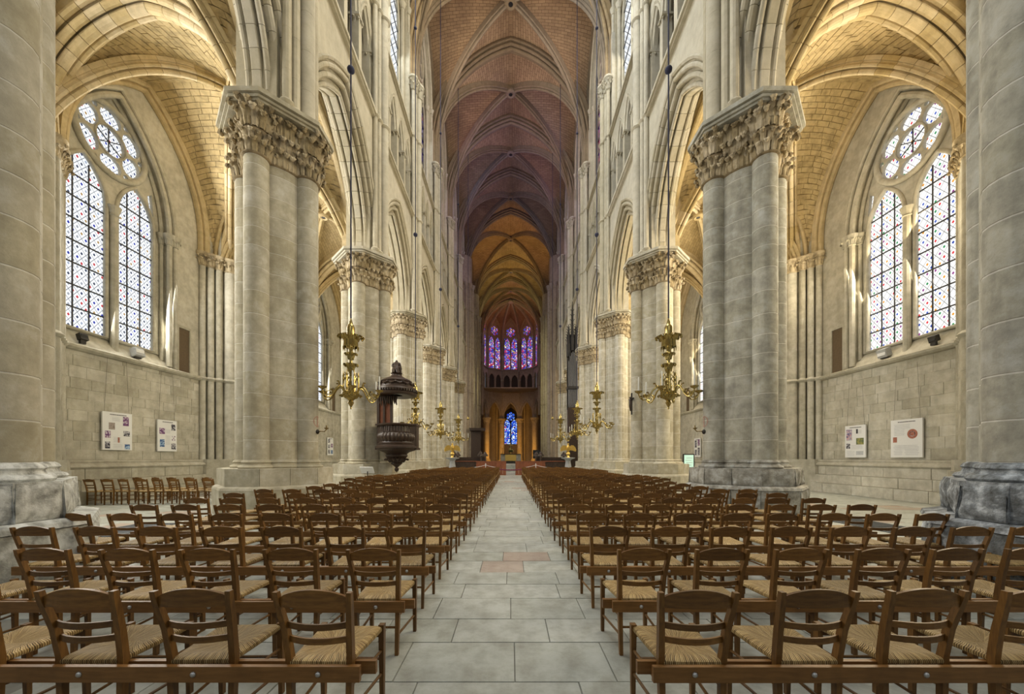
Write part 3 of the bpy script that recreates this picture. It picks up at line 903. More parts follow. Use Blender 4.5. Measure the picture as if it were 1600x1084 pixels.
COURSES = [0.50, 0.58, 0.62, 0.54]
def pier(idx, s, label, detail=2, mat=None, base_mat=None):
    x, y = s * PD[idx], PY[idx]
    a, rs, rc = (0.80, 0.35, 0.86) if idx == 0 else (0.89, 0.30, 0.80)
    mat = mat or M['pier']; base_mat = base_mat or mat
    root = empty('pillar', (x, y, 0), label, 'pillar', 'nave pillars', 'structure')
    SH = [(a, 0), (-a, 0), (0, a), (0, -a)]
    top = 14.0 if idx == 0 else 9.62
    # plinth
    if idx == 0:
        lo, up = (1.47, 0.46), (1.38, 0.24)
    else:
        lo, up = (1.52, 0.53), (1.44, 0.45)
    jit = 0.03 if idx == 0 else (0.024 if idx == 1 and s > 0 else 0.004)
    def ring_stone(name, poly, z0, z1, k):
        """one face of the octagonal plinth as a stone of its own, its outer face worn"""
        (xa, ya), (xb, yb) = poly[k], poly[(k + 1) % 8]
        pa, pb = Vector((xa, ya, 0)), Vector((xb, yb, 0))
        nst = 2 if (pb - pa).length > 1.0 else 1
        for j in range(nst):
            qa, qb = pa.lerp(pb, j / nst), pa.lerp(pb, (j + 1) / nst)
            mb = MB()
            nu, nz = (8, 6) if jit > 0.02 else (1, 1)
            vs = []
            nrm = Vector((qb.y - qa.y, qa.x - qb.x, 0)).normalized()
            for iz in range(nz + 1):
                for iu in range(nu + 1):
                    p = qa.lerp(qb, 0.006 + 0.988 * iu / nu) + UP * (z0 + 0.005 + (z1 - z0 - 0.01) * iz / nz)
                    if jit > 0.01:
                        w = Vector((x, y, 0)) + p
                        p = p + nrm * ((noise.noise(w * 2.3) + 0.5 * noise.noise(w * 7)) * jit * 1.8 - jit * (1.6 if iz in (0, nz) or iu in (0, nu) else 0.2))
                    vs.append(p)
            fs = [(iz * (nu + 1) + iu, iz * (nu + 1) + iu + 1, (iz + 1) * (nu + 1) + iu + 1, (iz + 1) * (nu + 1) + iu) for iz in range(nz) for iu in range(nu)]
            mb.add(vs, fs)
            n0 = len(mb.v)
            b0, b1 = qa * 0.55, qb * 0.55
            mb.add([qa + UP * z0, qb + UP * z0, b1 + UP * z0, b0 + UP * z0, vs[-nu - 1], vs[-1], b1 + UP * z1, b0 + UP * z1],
                   [(3, 2, 1, 0), (4, 5, 6, 7), (0, 4, 7, 3), (1, 2, 6, 5)])
            mk(name, mb, base_mat, root, smooth=jit > 0.01, ang=0.9)
    for k in range(8):
        if detail >= 1:
            ring_stone('plinth_stone', oct8(*lo), 0.0, 0.70, k)
            ring_stone('plinth_stone', oct8(*up), 0.80, 1.26, k)
    mb = MB()
    P0, P1 = oct8(*lo), oct8(*up)
    mb.add([(px, py, 0.70) for px, py in P0] + [(px * 0.985, py * 0.985, 0.76) for px, py in P0] + [(px, py, 0.80) for px, py in P1],
           [(i, (i + 1) % 8, 8 + (i + 1) % 8, 8 + i) for i in range(8)] + [(8 + i, 8 + (i + 1) % 8, 16 + (i + 1) % 8, 16 + i) for i in range(8)])
    if detail < 1:
        mb.prism(P0, 0, 0.7); mb.prism(P1, 0.8, 1.26)
    mb.prism(oct8(up[0] * 0.97, up[1] * 0.97), 1.2, 1.262)
    mk('plinth_moulding', mb, base_mat, root)
    mb = MB()
    for (px, py), r in [((0, 0), rc)] + [(q, rs) for q in SH]:
        mb.lathe([(r + 0.11, 0), (r + 0.135, 0.035), (r + 0.11, 0.075), (r + 0.055, 0.09), (r + 0.035, 0.14), (r + 0.06, 0.165), (r + 0.04, 0.205), (r - 0.01, 0.235)],
                 24 if r > 0.5 else 16, (px, py, 1.26), caps=False)
    mk('base_moulding', mb, base_mat, root, smooth=True, ang=0.8)
    mb = MB()
    for (px, py), r in [((0, 0), rc)] + [(q, rs) for q in SH]:
        mb.lathe([(r - 0.0055, 1.48), (r - 0.0055, top)], 36 if r > 0.5 else 20, (px, py, 0), caps=False)
    mk('mortar_core', mb, M['mortar'], root, smooth=True)
    z = 1.49
    i = idx
    while z < top - 0.05:
        h = COURSES[(i * 7 + i // 3) % 4]
        if z + h > top - 0.2: h = top - z
        h = round(h, 3)
        mm = mat
        if detail >= 2:
            inst('core_drum', drum_mesh('core_drum', rc, h, mm, 36), root, (0, 0, z))
            for q in SH:
                inst('shaft_drum', drum_mesh('shaft_drum', rs, h, mm, 20), root, (q[0], q[1], z))
        else:
            inst('drum_course', course_mesh(a, rs, rc, h, mm), root, (0, 0, z))
        z += h; i += 1
    if idx == 0:
        return root
    # capital
    mb = MB()
    mb.lathe([(rc + 0.0, 0), (rc + 0.05, 0.02), (rc + 0.06, 0.05), (rc + 0.01, 0.09), (rc + 0.03, 0.7), (rc + 0.16, 1.15), (rc + 0.2, 1.24)], 36, (0, 0, 9.62), caps=False)
    for q in SH:
        mb.lathe([(rs, 0), (rs + 0.045, 0.02), (rs + 0.05, 0.05), (rs + 0.01, 0.08), (rs + 0.02, 0.45), (rs + 0.07, 0.60), (rs + 0.08, 0.64), (rs + 0.02, 0.68),
                  (rs + 0.04, 1.0), (rs + 0.15, 1.2), (rs + 0.17, 1.24)], 20, (q[0], q[1], 9.62), caps=False)
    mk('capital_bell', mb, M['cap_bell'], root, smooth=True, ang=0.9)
    spots = []
    for q in SH:
        dirn = math.atan2(q[1], q[0])
        for t in range(9):
            for tier, (zz, rr, kk) in enumerate(((9.66, 0.02, 0.72), (9.92, 0.02, 0.72), (10.32, 0.03, 1.0), (10.50, 0.07, 1.0))):
                ang = dirn + (t - 4 + 0.5 * (tier % 2)) * 0.47
                spots.append((q[0] + (rs + rr) * math.cos(ang), q[1] + (rs + rr) * math.sin(ang), zz, ang, kk))
    for qd in range(4):
        for t in range(5):
            for tier, (zz, rr) in enumerate(((9.64, 0.02), (10.02, 0.03), (10.44, 0.09))):
                ang = PI / 4 + qd * PI / 2 + (t - 2 + 0.5 * (tier % 2)) * 0.17
                spots.append(((rc + rr) * math.cos(ang), (rc + rr) * math.sin(ang), zz, ang, 1.0))
    if detail >= 2:
        for (px, py, pz, ang, kk) in spots:
            if math.cos(ang) * -s < -0.8: continue
            inst('leaf', LEAF if kk > 0.9 else LEAF_S, root, (px, py, pz), ang + rnd.uniform(-0.25, 0.25), (rnd.uniform(0.85, 1.2), rnd.uniform(0.85, 1.15), rnd.uniform(0.85, 1.1)))
    else:
        mb = MB()
        for (px, py, pz, ang, kk) in spots:
            leaf_mb(mb, Matrix.Translation((px, py, pz)) @ Matrix.Rotation(ang, 4, 'Z'), kk)
        stuff(mk('capital_foliage', mb, M['cap'], root, smooth=True, ang=0.9))
    mb = MB()
    mb.prism(oct8(a + rs + 0.17, 0.36), 10.84, 10.90)
    mb.prism(oct8(a + rs + 0.22, 0.40), 10.90, 10.97)
    mb.prism(oct8(a + rs + 0.28, 0.44), 10.985, 11.10)
    mk('abacus', mb, mat, root)
    return root
# ------------------------------------------------------------------ floor
floor = empty('floor', (0, 0, 0), 'pale stone slab paving of the nave and side aisles', 'floor', kind='structure')
mb = MB(); mb.box(-15, 15, -6, 98, -0.30, -0.012)
mk('joint_bed', mb, M['joint'], floor)
rows = [1.95, 2.57, 3.12, 3.57, 4.10, 4.55, 5.02, 5.58, 6.10]
while rows[-1] < 11.5: rows.append(rows[-1] + rnd.choice((0.45, 0.5, 0.55, 0.6)))
def slab(mb, x0, x1, y0, y1, g=0.005, dz=0.0):
    b = 0.003
    z = dz
    mb.add([(x0 + g, y0 + g, -0.02), (x1 - g, y0 + g, -0.02), (x1 - g, y1 - g, -0.02), (x0 + g, y1 - g, -0.02),
            (x0 + g + b, y0 + g + b, z), (x1 - g - b, y0 + g + b, z), (x1 - g - b, y1 - g - b, z), (x0 + g + b, y1 - g - b, z)],
           [(4, 5, 6, 7), (0, 1, 5, 4), (1, 2, 6, 5), (2, 3, 7, 6), (3, 0, 4, 7)])
CENTER = {1: [-0.82, 0.03, 0.74], 2: [-0.50, 0.33], 3: [-0.75, 0.0, 0.72], 4: [-0.55, 0.55], 5: [-0.7, -0.05, 0.6], 6: [-0.42, 0.18, 0.9], 7: [-0.12, 0.6]}
npink = 0
for r in range(len(rows) - 1):
    y0, y1 = rows[r], rows[r + 1]
    lim = 0.80 * y1 * 1.38 + 0.4
    cuts = list(CENTER.get(r, [rnd.uniform(-0.7, -0.3), rnd.uniform(0.2, 0.7)]))
    x = cuts[0]
    while x > -min(lim, 5.4): x -= rnd.uniform(0.6, 1.0); cuts.insert(0, x)
    x = cuts[-1]
    while x < min(lim, 5.4): x += rnd.uniform(0.6, 1.0); cuts.append(x)
    for k in range(len(cuts) - 1):
        mb = MB(); slab(mb, cuts[k], cuts[k + 1], y0, y1, 0.0022, rnd.uniform(-0.002, 0.002))
        pk = (r == 6 and abs(cuts[k] + 0.42) < 0.01) or (r == 7 and abs(cuts[k] + 0.12) < 0.01)
        o = mk('slab', mb, M['floor_pink'] if pk else M['floor'], floor)
        if pk: o['label'] = 'pinkish paving slab in the centre aisle'
mb = MB(); mp_ = MB()
def fill(xa, xb, ya, yb):
    y = ya
    while y < yb:
        h = rnd.uniform(0.45, 0.62); y1 = min(yb, y + h)
        x = xa
        while x < xb - 0.01:
            x1 = min(xb, x + rnd.uniform(0.6, 1.05))
            if xb - x1 < 0.25: x1 = xb
            slab(mp_ if rnd.random() < 0.06 else mb, x, x1, y, y1, 0.005, rnd.uniform(-0.002, 0.002))
            x = x1
        y = y1
fill(-6.4, 6.4, rows[-1], 54)
fill(-14.4, -5.4 - 0.9, 6.2, rows[-1]); fill(5.4 + 0.9, 14.4, 6.2, rows[-1])
fill(-14.4, -6.4, rows[-1], 40); fill(6.4, 14.4, rows[-1], 40)
stuff(mk('far_slab', mb, M['floor'], floor))
stuff(mk('far_pink_slab', mp_, M['floor_pink'], floor))

# ------------------------------------------------------------------ nave pillars
for s in (-1, 1):
    side = 'left' if s < 0 else 'right'
    for i in range(0, 7):
        near = ['broad plain pillar cut off at the edge of the view, rough %s base' % ('whitewashed' if s < 0 else 'eroded blue grey'),
                'first full pillar with four shafts and leafy capital, %s of the aisle' % side,
                '%s nave pillar, next one behind the first full pillar' % side,
                'third full nave pillar on the %s side' % side, 'fourth full nave pillar on the %s side' % side,
                'fifth full nave pillar on the %s side' % side, 'sixth full nave pillar on the %s side' % side][i]
        mats = (M['pier'], M['pier'])
        if i == 0: mats = (M['pier'], M['base_white']) if s < 0 else (M['pier_grey'], M['base_blue'])
        if i == 1 and s > 0: mats = (M['pier_grey'], M['base_worn'])
        pier(i, s, near, 2 if i <= 2 else 1, *mats)

# ------------------------------------------------------------------ nave walls
Z_TRI, Z_CLE = 17.55, 22.8
Z_SPR, Z_CRN = 26.7, 37.3
colm = MB()
colm.lathe([(0.20, 0), (0.22, 0.05), (0.17, 0.12), (0.15, 0.16), (0.125, 0.2), (0.125, 2.30), (0.155, 2.33), (0.13, 2.38), (0.15, 2.62), (0.22, 2.70)], 12, caps=False)
colm.box(-0.24, 0.24, -0.24, 0.24, 2.70, 2.80)
for k in range(8):
    leaf_mb(colm, Matrix.Translation((0.13 * math.cos(k * PI / 4), 0.13 * math.sin(k * PI / 4), 2.40)) @ Matrix.Rotation(k * PI / 4, 4, 'Z'), 0.62)
COLON = colm.mesh('colonnette', M['nave'], True, 0.6)

def shaft_profile(r, z0, z1, rings, step=1.15, j=0.006):
    pr = [(r, z0)]
    z = z0 + 0.2
    ev = sorted(list(rings))
    zz = z0
    while zz + step < z1:
        zz += step
        if min([abs(zz - q) for q in ev] + [9]) > 0.3: pr += [(r, zz - 0.012), (r - j, zz - 0.004), (r - j, zz + 0.004), (r, zz + 0.012)]
    for q in ev:
        pr += [(r, q - 0.10), (r + 0.05, q - 0.06), (r + 0.085, q), (r + 0.06, q + 0.05), (r, q + 0.10)]
    pr.append((r, z1))
    pr.sort(key=lambda t: t[1])
    return pr
def capital_part(root, x, y, z, r, h=0.75, mat=None):
    mb = MB()
    mb.lathe([(r, 0), (r + 0.05, 0.03), (r, 0.08), (r + 0.03, h * 0.6), (r + 0.14, h * 0.95), (r + 0.2, h), (r + 0.2, h + 0.12), (0.02, h + 0.12)], 14, (x, y, z), caps=False)
    for k in range(10):
        a = 2 * PI * k / 10
        leaf_mb(mb, Matrix.Translation((x + r * math.cos(a), y + r * math.sin(a), z + 0.1 + 0.22 * (k % 2))) @ Matrix.Rotation(a, 4, 'Z'), 0.75)
    return mk('shaft_capital', mb, mat or M['nave'], root, smooth=True, ang=0.8)

def vault_shafts(root, s, k, mat, y_shift=0.0):
    x, y = s * PD[k], PY[k]
    rings = (11.35, Z_TRI + 0.1, Z_CLE + 0.1)
    for (dx, dy, r, z0) in ((-0.88, 0, 0.225, 11.10), (-0.78, -0.42, 0.125, 11.10), (-0.78, 0.42, 0.125, 11.10), (-0.72, -0.72, 0.115, 11.10), (-0.72, 0.72, 0.115, 11.1)):
        mb = MB(); mb.lathe(shaft_profile(r, z0, Z_SPR - 0.75, rings), 16 if r > 0.2 else 10, (x + s * dx, y + dy, 0), caps=False)
        mk('vault_shaft', mb, mat, root, smooth=True, ang=0.5)
        capital_part(root, x + s * dx, y + dy, Z_SPR - 0.78, r, mat=mat)
    mb = MB(); mb.box(x - s * 0.50, x + s * 0.6, y - 0.84, y + 0.84, 11.0, Z_SPR + 3)
    mk('pier_core', mb, mat, root)

def nave_bay(root, wroot, s, k, det, mat, glass, arch_mat=None, wlabel=''):
    p0, p1 = (s * PD[k], PY[k]), (s * PD[k + 1], PY[k + 1])
    mp, L, e, nrm = wall_frame(p0, p1, s)
    arch_mat = arch_mat or mat
    uc = L / 2
    a = uc - 0.87
    # arcade
    A, B = mp(0.87, 0, 0), mp(L - 0.87, 0, 0)
    crown = 15.75
    if det >= 2:
        arch('arcade_arch', root, arch_mat, A, B, 11.1, crown, PROF_ARCADE, 0.3, 12, 11)
    else:
        arch('arcade_arch', root, arch_mat, A, B, 11.1, crown, PROF_ARCADE, 0.3, 12)
    mb = MB()
    for d in (-0.60, 0.60):
        panel(mb, mp, 0, L, 11.4, Z_TRI, uc, a, 11.4, crown, d, d, 12, 0.72)
    mk('spandrel_wall', mb, mat, root)
    mb = MB()
    for (z0, z1, o) in ((Z_TRI - 0.04, Z_TRI + 0.06, 0.74), (Z_TRI + 0.06, Z_TRI + 0.20, 0.82), (Z_TRI + 0.20, Z_TRI + 0.28, 0.70)):
        mb.add([mp(u, z, d) for u in (0, L) for z, d in ((z0, -0.3), (z0, -o), (z1, -o), (z1, -0.3))], [(0, 1, 5, 4), (1, 2, 6, 5), (2, 3, 7, 6)])
    mk('string_course', mb, arch_mat, root)
    # triforium
    mb = MB()
    n = 4
    u0, u1 = 0.62, L - 0.62
    w = (u1 - u0) / n
    for j in range(n):
        panel(mb, mp, u0 + j * w, u0 + (j + 1) * w, Z_TRI + 0.28, Z_CLE, u0 + (j + 0.5) * w, w / 2 - 0.16, Z_TRI + 3.08, Z_TRI + 4.5, -0.52, -0.10, 7, 0.0)
    mk('triforium_wall', mb, mat, root)
    mb = MB()
    for j in range(n):
        c = u0 + (j + 0.5) * w; aa = w / 2 - 0.13
        for sd in (-1, 1):
            P, N, Bv = half(mp(c + sd * aa, 0, -0.30), mp(c, 0, -0.30), Z_TRI + 3.08, Z_TRI + 4.46, 7)
            sweep(mb, P, N, Bv, [(-0.10, -0.10), (-0.10, 0.10), (0.05, 0.20), (0.16, 0.27), (0.16, -0.27), (0.05, -0.20)])
    mk('triforium_arch_moulding', mb, arch_mat, root)
    mb = MB()
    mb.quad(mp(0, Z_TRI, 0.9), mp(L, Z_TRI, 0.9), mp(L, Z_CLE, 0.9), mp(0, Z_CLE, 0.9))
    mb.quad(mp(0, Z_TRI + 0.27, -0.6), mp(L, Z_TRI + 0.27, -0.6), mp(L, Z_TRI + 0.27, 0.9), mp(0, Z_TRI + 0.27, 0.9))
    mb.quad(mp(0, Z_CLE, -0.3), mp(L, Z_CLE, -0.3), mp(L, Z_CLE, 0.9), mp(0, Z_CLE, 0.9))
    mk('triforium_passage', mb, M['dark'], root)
    for j in range(n + 1):
        p = mp(u0 + j * w, Z_TRI + 0.28, -0.33)
        inst('colonnette', COLON, root, p)
    mb = MB()
    for (z0, z1, o) in ((Z_CLE - 0.02, Z_CLE + 0.06, 0.62), (Z_CLE + 0.06, Z_CLE + 0.2, 0.72)):
        mb.add([mp(u, z, d) for u in (0, L) for z, d in ((z0, -0.2), (z0, -o), (z1, -o), (z1, -0.2))], [(0, 1, 5, 4), (1, 2, 6, 5), (2, 3, 7, 6)])
    mb.quad(mp(0, Z_CLE + 0.2, -0.66), mp(L, Z_CLE + 0.2, -0.66), mp(L, Z_CLE + 1.4, 0.25), mp(0, Z_CLE + 1.4, 0.25))
    mk('clerestory_string', mb, mat, root)
    # clerestory
    hw = uc - 1.0
    mb = MB()
    panel(mb, mp, 0, L, Z_CLE + 0.2, 38.6, uc, hw + 0.15, 31.4, 36.7, -0.30, 0.20, 10, 0.0)
    mk('clerestory_wall', mb, mat, root)
    mb = MB()
    for sd in (-1, 1):
        for q, r in ((hw + 0.02, 0.13), (hw + 0.34, 0.11)):
            dd = -0.05 if q < hw + 0.2 else -0.36
            P, N, Bv = half(mp(uc + sd * q, 0, dd), mp(uc, 0, dd), 31.4, 36.6 + (q - hw) * 1.4, 9)
            mb.tube([mp(uc + sd * q, Z_CLE + 0.6, dd)] + P, r, 8)
            mb.lathe([(r, 0), (r + .05, .03), (r + .02, .08), (r + .1, .34), (r + .12, .4)], 10, tuple(mp(uc + sd * q, 31.0, dd)))
    mk('clerestory_moulding', mb, mat, root, smooth=True, ang=0.6)
    tracery(wroot, mp, uc, hw, Z_CLE + 1.3, 31.4, 36.6, 29.6, 32.0, 33.6, 1.75, 0.25, glass, mat, 1, bars=False)
    mb = MB()
    for z in [Z_CLE + 2.2 + 1.1 * i for i in range(6)]:
        mb.beam(mp(uc - hw, z, 0.22), mp(uc + hw, z, 0.22), 0.06, 0.05)
    mk('saddle_bar_set', mb, M['bar'], wroot)

walls = {}
nwin = [0]
def window_root(side, what):
    nwin[0] += 1
    return empty('window_%d' % nwin[0], (0, 0, 0), what, 'window', None, 'structure')
for s in (-1, 1):
    side = 'left' if s < 0 else 'right'
    walls[s] = empty('wall_nave_' + side, (0, 0, 0), '%s nave wall of three storeys, arcade below, triforium gallery and clerestory above' % side, 'wall', None, 'structure')
    for k in range(0, 7):
        g = M['glass_clear'] if k < 3 else (M['glass_purple'] if s < 0 or k > 4 else M['glass_red'])
        if k in (3, 4): g = M['glass_purple'] if s < 0 else M['glass_red']
        wr = window_root(side, 'clerestory window high on the %s, %s bay from the west, %s glass' % (side, ORD[k], 'pale leaded' if k < 3 else 'deep coloured'))
        nave_bay(walls[s], wr, s, k, 2 if k in (0, 1) else 1, M['nave'], g, M['rib'] if False else M['nave'])
    for k in range(0, 8):
        vault_shafts(walls[s], s, k, M['nave'])
    # choir bays
    for k in (8, 9):
        wr = window_root(side, 'clerestory window high on the %s, in the %s choir bay beyond the crossing' % (side, ORD[k - 8]))
        nave_bay(walls[s], wr, s, k, 1, M['apse'], M['glass_purple'])
    for k in (9, 10):
        vault_shafts(walls[s], s, k, M['apse'])

# crossing piers: bundles of full height shafts
for s in (-1, 1):
    side = 'left' if s < 0 else 'right'
    for k in (7, 8):
        root = empty('pillar', (s * PD[k], PY[k], 0), 'tall clustered crossing pillar on the %s, %s of the transept' % (side, 'west' if k == 7 else 'east'), 'pillar', 'crossing pillars', 'structure')
        mb = MB(); mb.prism([(1.5 * math.cos(t * PI / 8), 1.5 * math.sin(t * PI / 8)) for t in range(16)], 0, Z_SPR + 4)
        mk('pier_core', mb, M['apse'], root)  # darker apse stone puts the crossing's shadow into the pillar colour
        for j in range(12):
            ang = 2 * PI * j / 12
            r = 0.30 if j % 3 == 0 else 0.17
            mb = MB(); mb.lathe(shaft_profile(r, 1.3, Z_SPR - 0.7, (11.0, Z_TRI, Z_CLE), 1.6), 12, (1.5 * math.cos(ang), 1.5 * math.sin(ang), 0), caps=False)
            mk('full_height_shaft', mb, M['apse'], root, smooth=True, ang=0.5)
            mb = MB(); mb.lathe([(r, 0), (r + .05, .03), (r, .1), (r + .15, .6), (r + .2, .8)], 12, (1.5 * math.cos(ang), 1.5 * math.sin(ang), Z_SPR - 0.75), caps=False)
            mk('shaft_capital', mb, M['apse'], root, smooth=True, ang=0.8)
        mb = MB(); mb.prism([(2.1 * math.cos(t * PI / 8), 2.1 * math.sin(t * PI / 8)) for t in range(16)], 0, 0.75)
        mb.prism([(1.95 * math.cos(t * PI / 8), 1.95 * math.sin(t * PI / 8)) for t in range(16)], 0.75, 1.3)
        mk('plinth', mb, M['apse'], root)

# ------------------------------------------------------------------ high vault
ceil = empty('ceiling', (0, 0, 0), 'high pointed rib vault of the nave, brown masonry webs between moulded ribs', 'vault', None, 'structure')
def hv(k, mr, mw, zk=37.05):
    i0, i1 = PD[k] - 0.95, PD[k + 1] - 0.95
    A, B = (-i0, PY[k]), (i0, PY[k]); D, C = (-i1, PY[k + 1]), (i1, PY[k + 1])
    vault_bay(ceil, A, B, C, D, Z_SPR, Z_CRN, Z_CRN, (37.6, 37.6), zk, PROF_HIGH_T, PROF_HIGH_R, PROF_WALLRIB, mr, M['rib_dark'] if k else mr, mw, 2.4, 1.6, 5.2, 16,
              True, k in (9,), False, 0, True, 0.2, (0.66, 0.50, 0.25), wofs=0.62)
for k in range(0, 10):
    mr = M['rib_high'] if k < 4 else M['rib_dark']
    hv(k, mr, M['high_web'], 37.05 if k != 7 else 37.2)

# ------------------------------------------------------------------ side aisles
def respond(root, s, k, mat):
    y = PY[k]
    cx = s * (WX + 0.1)
    items = [(-0.85, 0, 0.27), (-0.62, -0.40, 0.13), (-0.62, 0.40, 0.13), (-0.40, -0.62, 0.13), (-0.40, 0.62, 0.13), (-0.2, -0.86, 0.12), (-0.2, 0.86, 0.12)]
    mb = MB(); mb.box(cx - s * 0.66, cx + s * 0.3, y - 0.34, y + 0.34, 0, 15.0); mb.box(cx - s * 0.36, cx + s * 0.3, y - 0.62, y + 0.62, 0, 15.0)
    mb.box(cx - s * 0.16, cx + s * 0.3, y - 0.92, y + 0.92, 0, 15.0)
    mk('respond_core', mb, mat, root)
    mb = MB()
    for dx, dy, r in items:
        z = 1.45
        pr = shaft_profile(r, 1.45, 10.5, (5.25,), 0.9)
        mbs = MB(); mbs.lathe(pr, 14, (cx + s * dx, y + dy, 0), caps=False)
        mk('respond_shaft', mbs, mat, root, smooth=True, ang=0.5)
        mb.lathe([(r, 10.5), (r + .04, 10.53), (r + .01, 10.58), (r + .04, 10.85), (r + .14, 11.0), (r + .16, 11.02), (r + .16, 11.12), (0.02, 11.12)], 14, (cx + s * dx, y + dy, 0), caps=False)
        for t in range(9):
            a = (PI if s > 0 else 0) + (t - 4) * 0.5
            leaf_mb(mb, Matrix.Translation((cx + s * dx + r * math.cos(a), y + dy + r * math.sin(a), 10.56 + 0.14 * (t % 2))) @ Matrix.Rotation(a, 4, 'Z'), 0.7)
    mk('respond_capital', mb, M['cap'], root, smooth=True, ang=0.9)
    mb = MB()
    mb.prism([(cx - s * 1.22, y - 0.3), (cx - s * 1.22, y + 0.3), (cx - s * 0.5, y + 1.0), (cx + s * 0.3, y + 1.0), (cx + s * 0.3, y - 1.0), (cx - s * 0.5, y - 1.0)][::s], 0.0, 1.15)
    mb.prism([(cx - s * 1.14, y - 0.26), (cx - s * 1.14, y + 0.26), (cx - s * 0.46, y + 0.92), (cx + s * 0.3, y + 0.92), (cx + s * 0.3, y - 0.92), (cx - s * 0.46, y - 0.92)][::s], 1.15, 1.48)
    mk('respond_plinth', mb, mat, root)

def aisle_wall(root, wroot, s, k, det, mat, glass):
    p0, p1 = (s * WX, PY[k]), (s * WX, PY[k + 1])
    mp, L, e, nrm = wall_frame(p0, p1, s)
    uc = L / 2
    # backing wall (mortar) and dressed stones
    mb = MB()
    mb.quad(mp(0, 0, 0), mp(L, 0, 0), mp(L, 5.2, 0), mp(0, 5.2, 0))
    mk('backing_wall', mb, M['mortar'] if det >= 1 else mat, root)
    inward = -nrm
    if det >= 1:
        joined = MB()
        z = 1.46
        r_ = 0
        while z < 5.12:
            h = min(rnd.choice((0.30, 0.36, 0.40)), 5.15 - z)
            if h < 0.12: break
            u = 0.5 - rnd.random() * 0.5
            while u < L - 0.5:
                w = rnd.uniform(0.45, 1.0)
                mbb = MB() if det >= 2 else joined
                mbb.block(mp(u + 0.006, z + 0.005, 0), e, UP, inward, w - 0.012, h - 0.010, rnd.uniform(0.008, 0.022), 0.010)
                if det >= 2: mk('stone', mbb, mat, root)
                u += w
            z += h; r_ += 1
        if det < 2: stuff(mk('wall_stones', joined, mat, root))
    # plinth: two courses, string course
    mb = MB()
    for (z0, z1, d) in ((0.0, 0.42, 0.52), (0.42, 0.80, 0.40), (0.80, 1.18, 0.24)):
        u = 0.0
        while u < L:
            w = rnd.uniform(0.9, 1.7)
            mb.block(mp(u + 0.002, z0 + 0.001, 0), e, UP, inward, w - 0.004, z1 - z0 - 0.002, d + rnd.uniform(-0.006, 0.006), 0.007)
            u += w
    stuff(mk('plinth_stones', mb, mat, root))
    mb = MB()
    def band(z0, z1, prof):
        mb.add([mp(u, z, -d) for u in (0, L) for z, d in prof], [(i, i + 1, len(prof) + i + 1, len(prof) + i) for i in range(len(prof) - 1)])
    band(0, 0, [(1.18, 0.0), (1.18, 0.26), (1.24, 0.30), (1.30, 0.27), (1.36, 0.18), (1.42, 0.20), (1.46, 0.16), (1.46, 0.0)])
    mk('plinth_moulding', mb, mat, root)
    mb = MB()
    band(0, 0, [(5.12, 0.0), (5.14, 0.12), (5.20, 0.20), (5.28, 0.22), (5.33, 0.14), (5.36, 0.0)])
    mk('string_course', mb, mat, root)
    # window wall, shallow splayed embrasure, steep sill
    uc = uc - (0.81 if k in (1, 2) else (1.35 if k == 3 else 0.3))
    A1, A2, DG = 2.16, 1.80, 0.45
    mb = MB()
    panel(mb, mp, 0, L, 5.3, 17.2, uc, A1, 11.0, 15.2, 0.0, 0.0, 14)
    mk('window_wall', mb, M['aisle'], root)
    mb = MB()
    o1 = arch_outline(uc, A1, 5.33, 11.0, 15.2, 14); o2 = arch_outline(uc, A2 + 0.06, 5.93, 11.1, 14.9, 14)
    for i in range(len(o1)):
        j = (i + 1) % len(o1)
        mb.quad(mp(*o1[i], 0), mp(*o1[j], 0), mp(*o2[j], DG), mp(*o2[i], DG))
    mk('embrasure', mb, M['aisle'], root)
    mb = MB()
    for f, r, da in ((0.0, 0.085, 0.05), (0.10, 0.10, -0.13), (0.62, 0.075, -0.02)):
        aw, zz, cr = A1 + (A2 - A1) * f + da, 11.0, 15.2 - 0.35 * f + da * 1.3
        dd = DG * f - (0.03 if f < 0.5 else 0.0)
        for sd in (-1, 1):
            P, N, Bv = half(mp(uc + sd * aw, 0, dd), mp(uc, 0, dd), zz, cr, 14)
            mb.tube([mp(uc + sd * aw, 5.36 + f * 0.5, dd)] + P, r, 8)
            c = tuple(mp(uc + sd * aw, 10.55, dd))
            mb.lathe([(r, 0), (r + .04, .02), (r + .01, .07), (r + .03, .22), (r + .11, .36), (r + .12, .45)], 10, c)
            for t in range(6):
                leaf_mb(mb, Matrix.Translation((c[0] + r * math.cos(t), c[1] + r * math.sin(t), c[2] + 0.05)) @ Matrix.Rotation(t * PI / 3, 4, 'Z'), 0.55)
    mk('jamb_shafts', mb, M['aisle'], root, smooth=True, ang=0.7)
    tracery(wroot, mp, uc, 1.93 if False else A2, 5.95, 11.1, 14.9, 10.85, 12.2, 13.28, 1.16, DG, glass, M['aisle'], 2 if det >= 1 else 1, bars=det >= 1, mw=0.17)
    if det >= 1:
        # recess of a small blocked doorway beside the window
        u = uc + A1 + 0.50
        mb = MB()
        for x0, x1, z0, z1 in ((u - 0.34, u - 0.27, 5.36, 7.25), (u + 0.27, u + 0.34, 5.36, 7.25), (u - 0.34, u + 0.34, 7.25, 7.36)):
            mb.obox(mp((x0 + x1) / 2, (z0 + z1) / 2, -0.02), e * (x1 - x0) / 2, nrm * 0.03, UP * (z1 - z0) / 2)
        mk('niche_frame', mb, mat, root)
        mb = MB()
        mb.add([mp(u - 0.27, 5.36, -0.008), mp(u + 0.27, 5.36, -0.008), mp(u + 0.27, 7.25, -0.008), mp(u - 0.27, 7.25, -0.008)], [(0, 1, 2, 3)])
        mk('niche_back', mb, M['niche'], root)

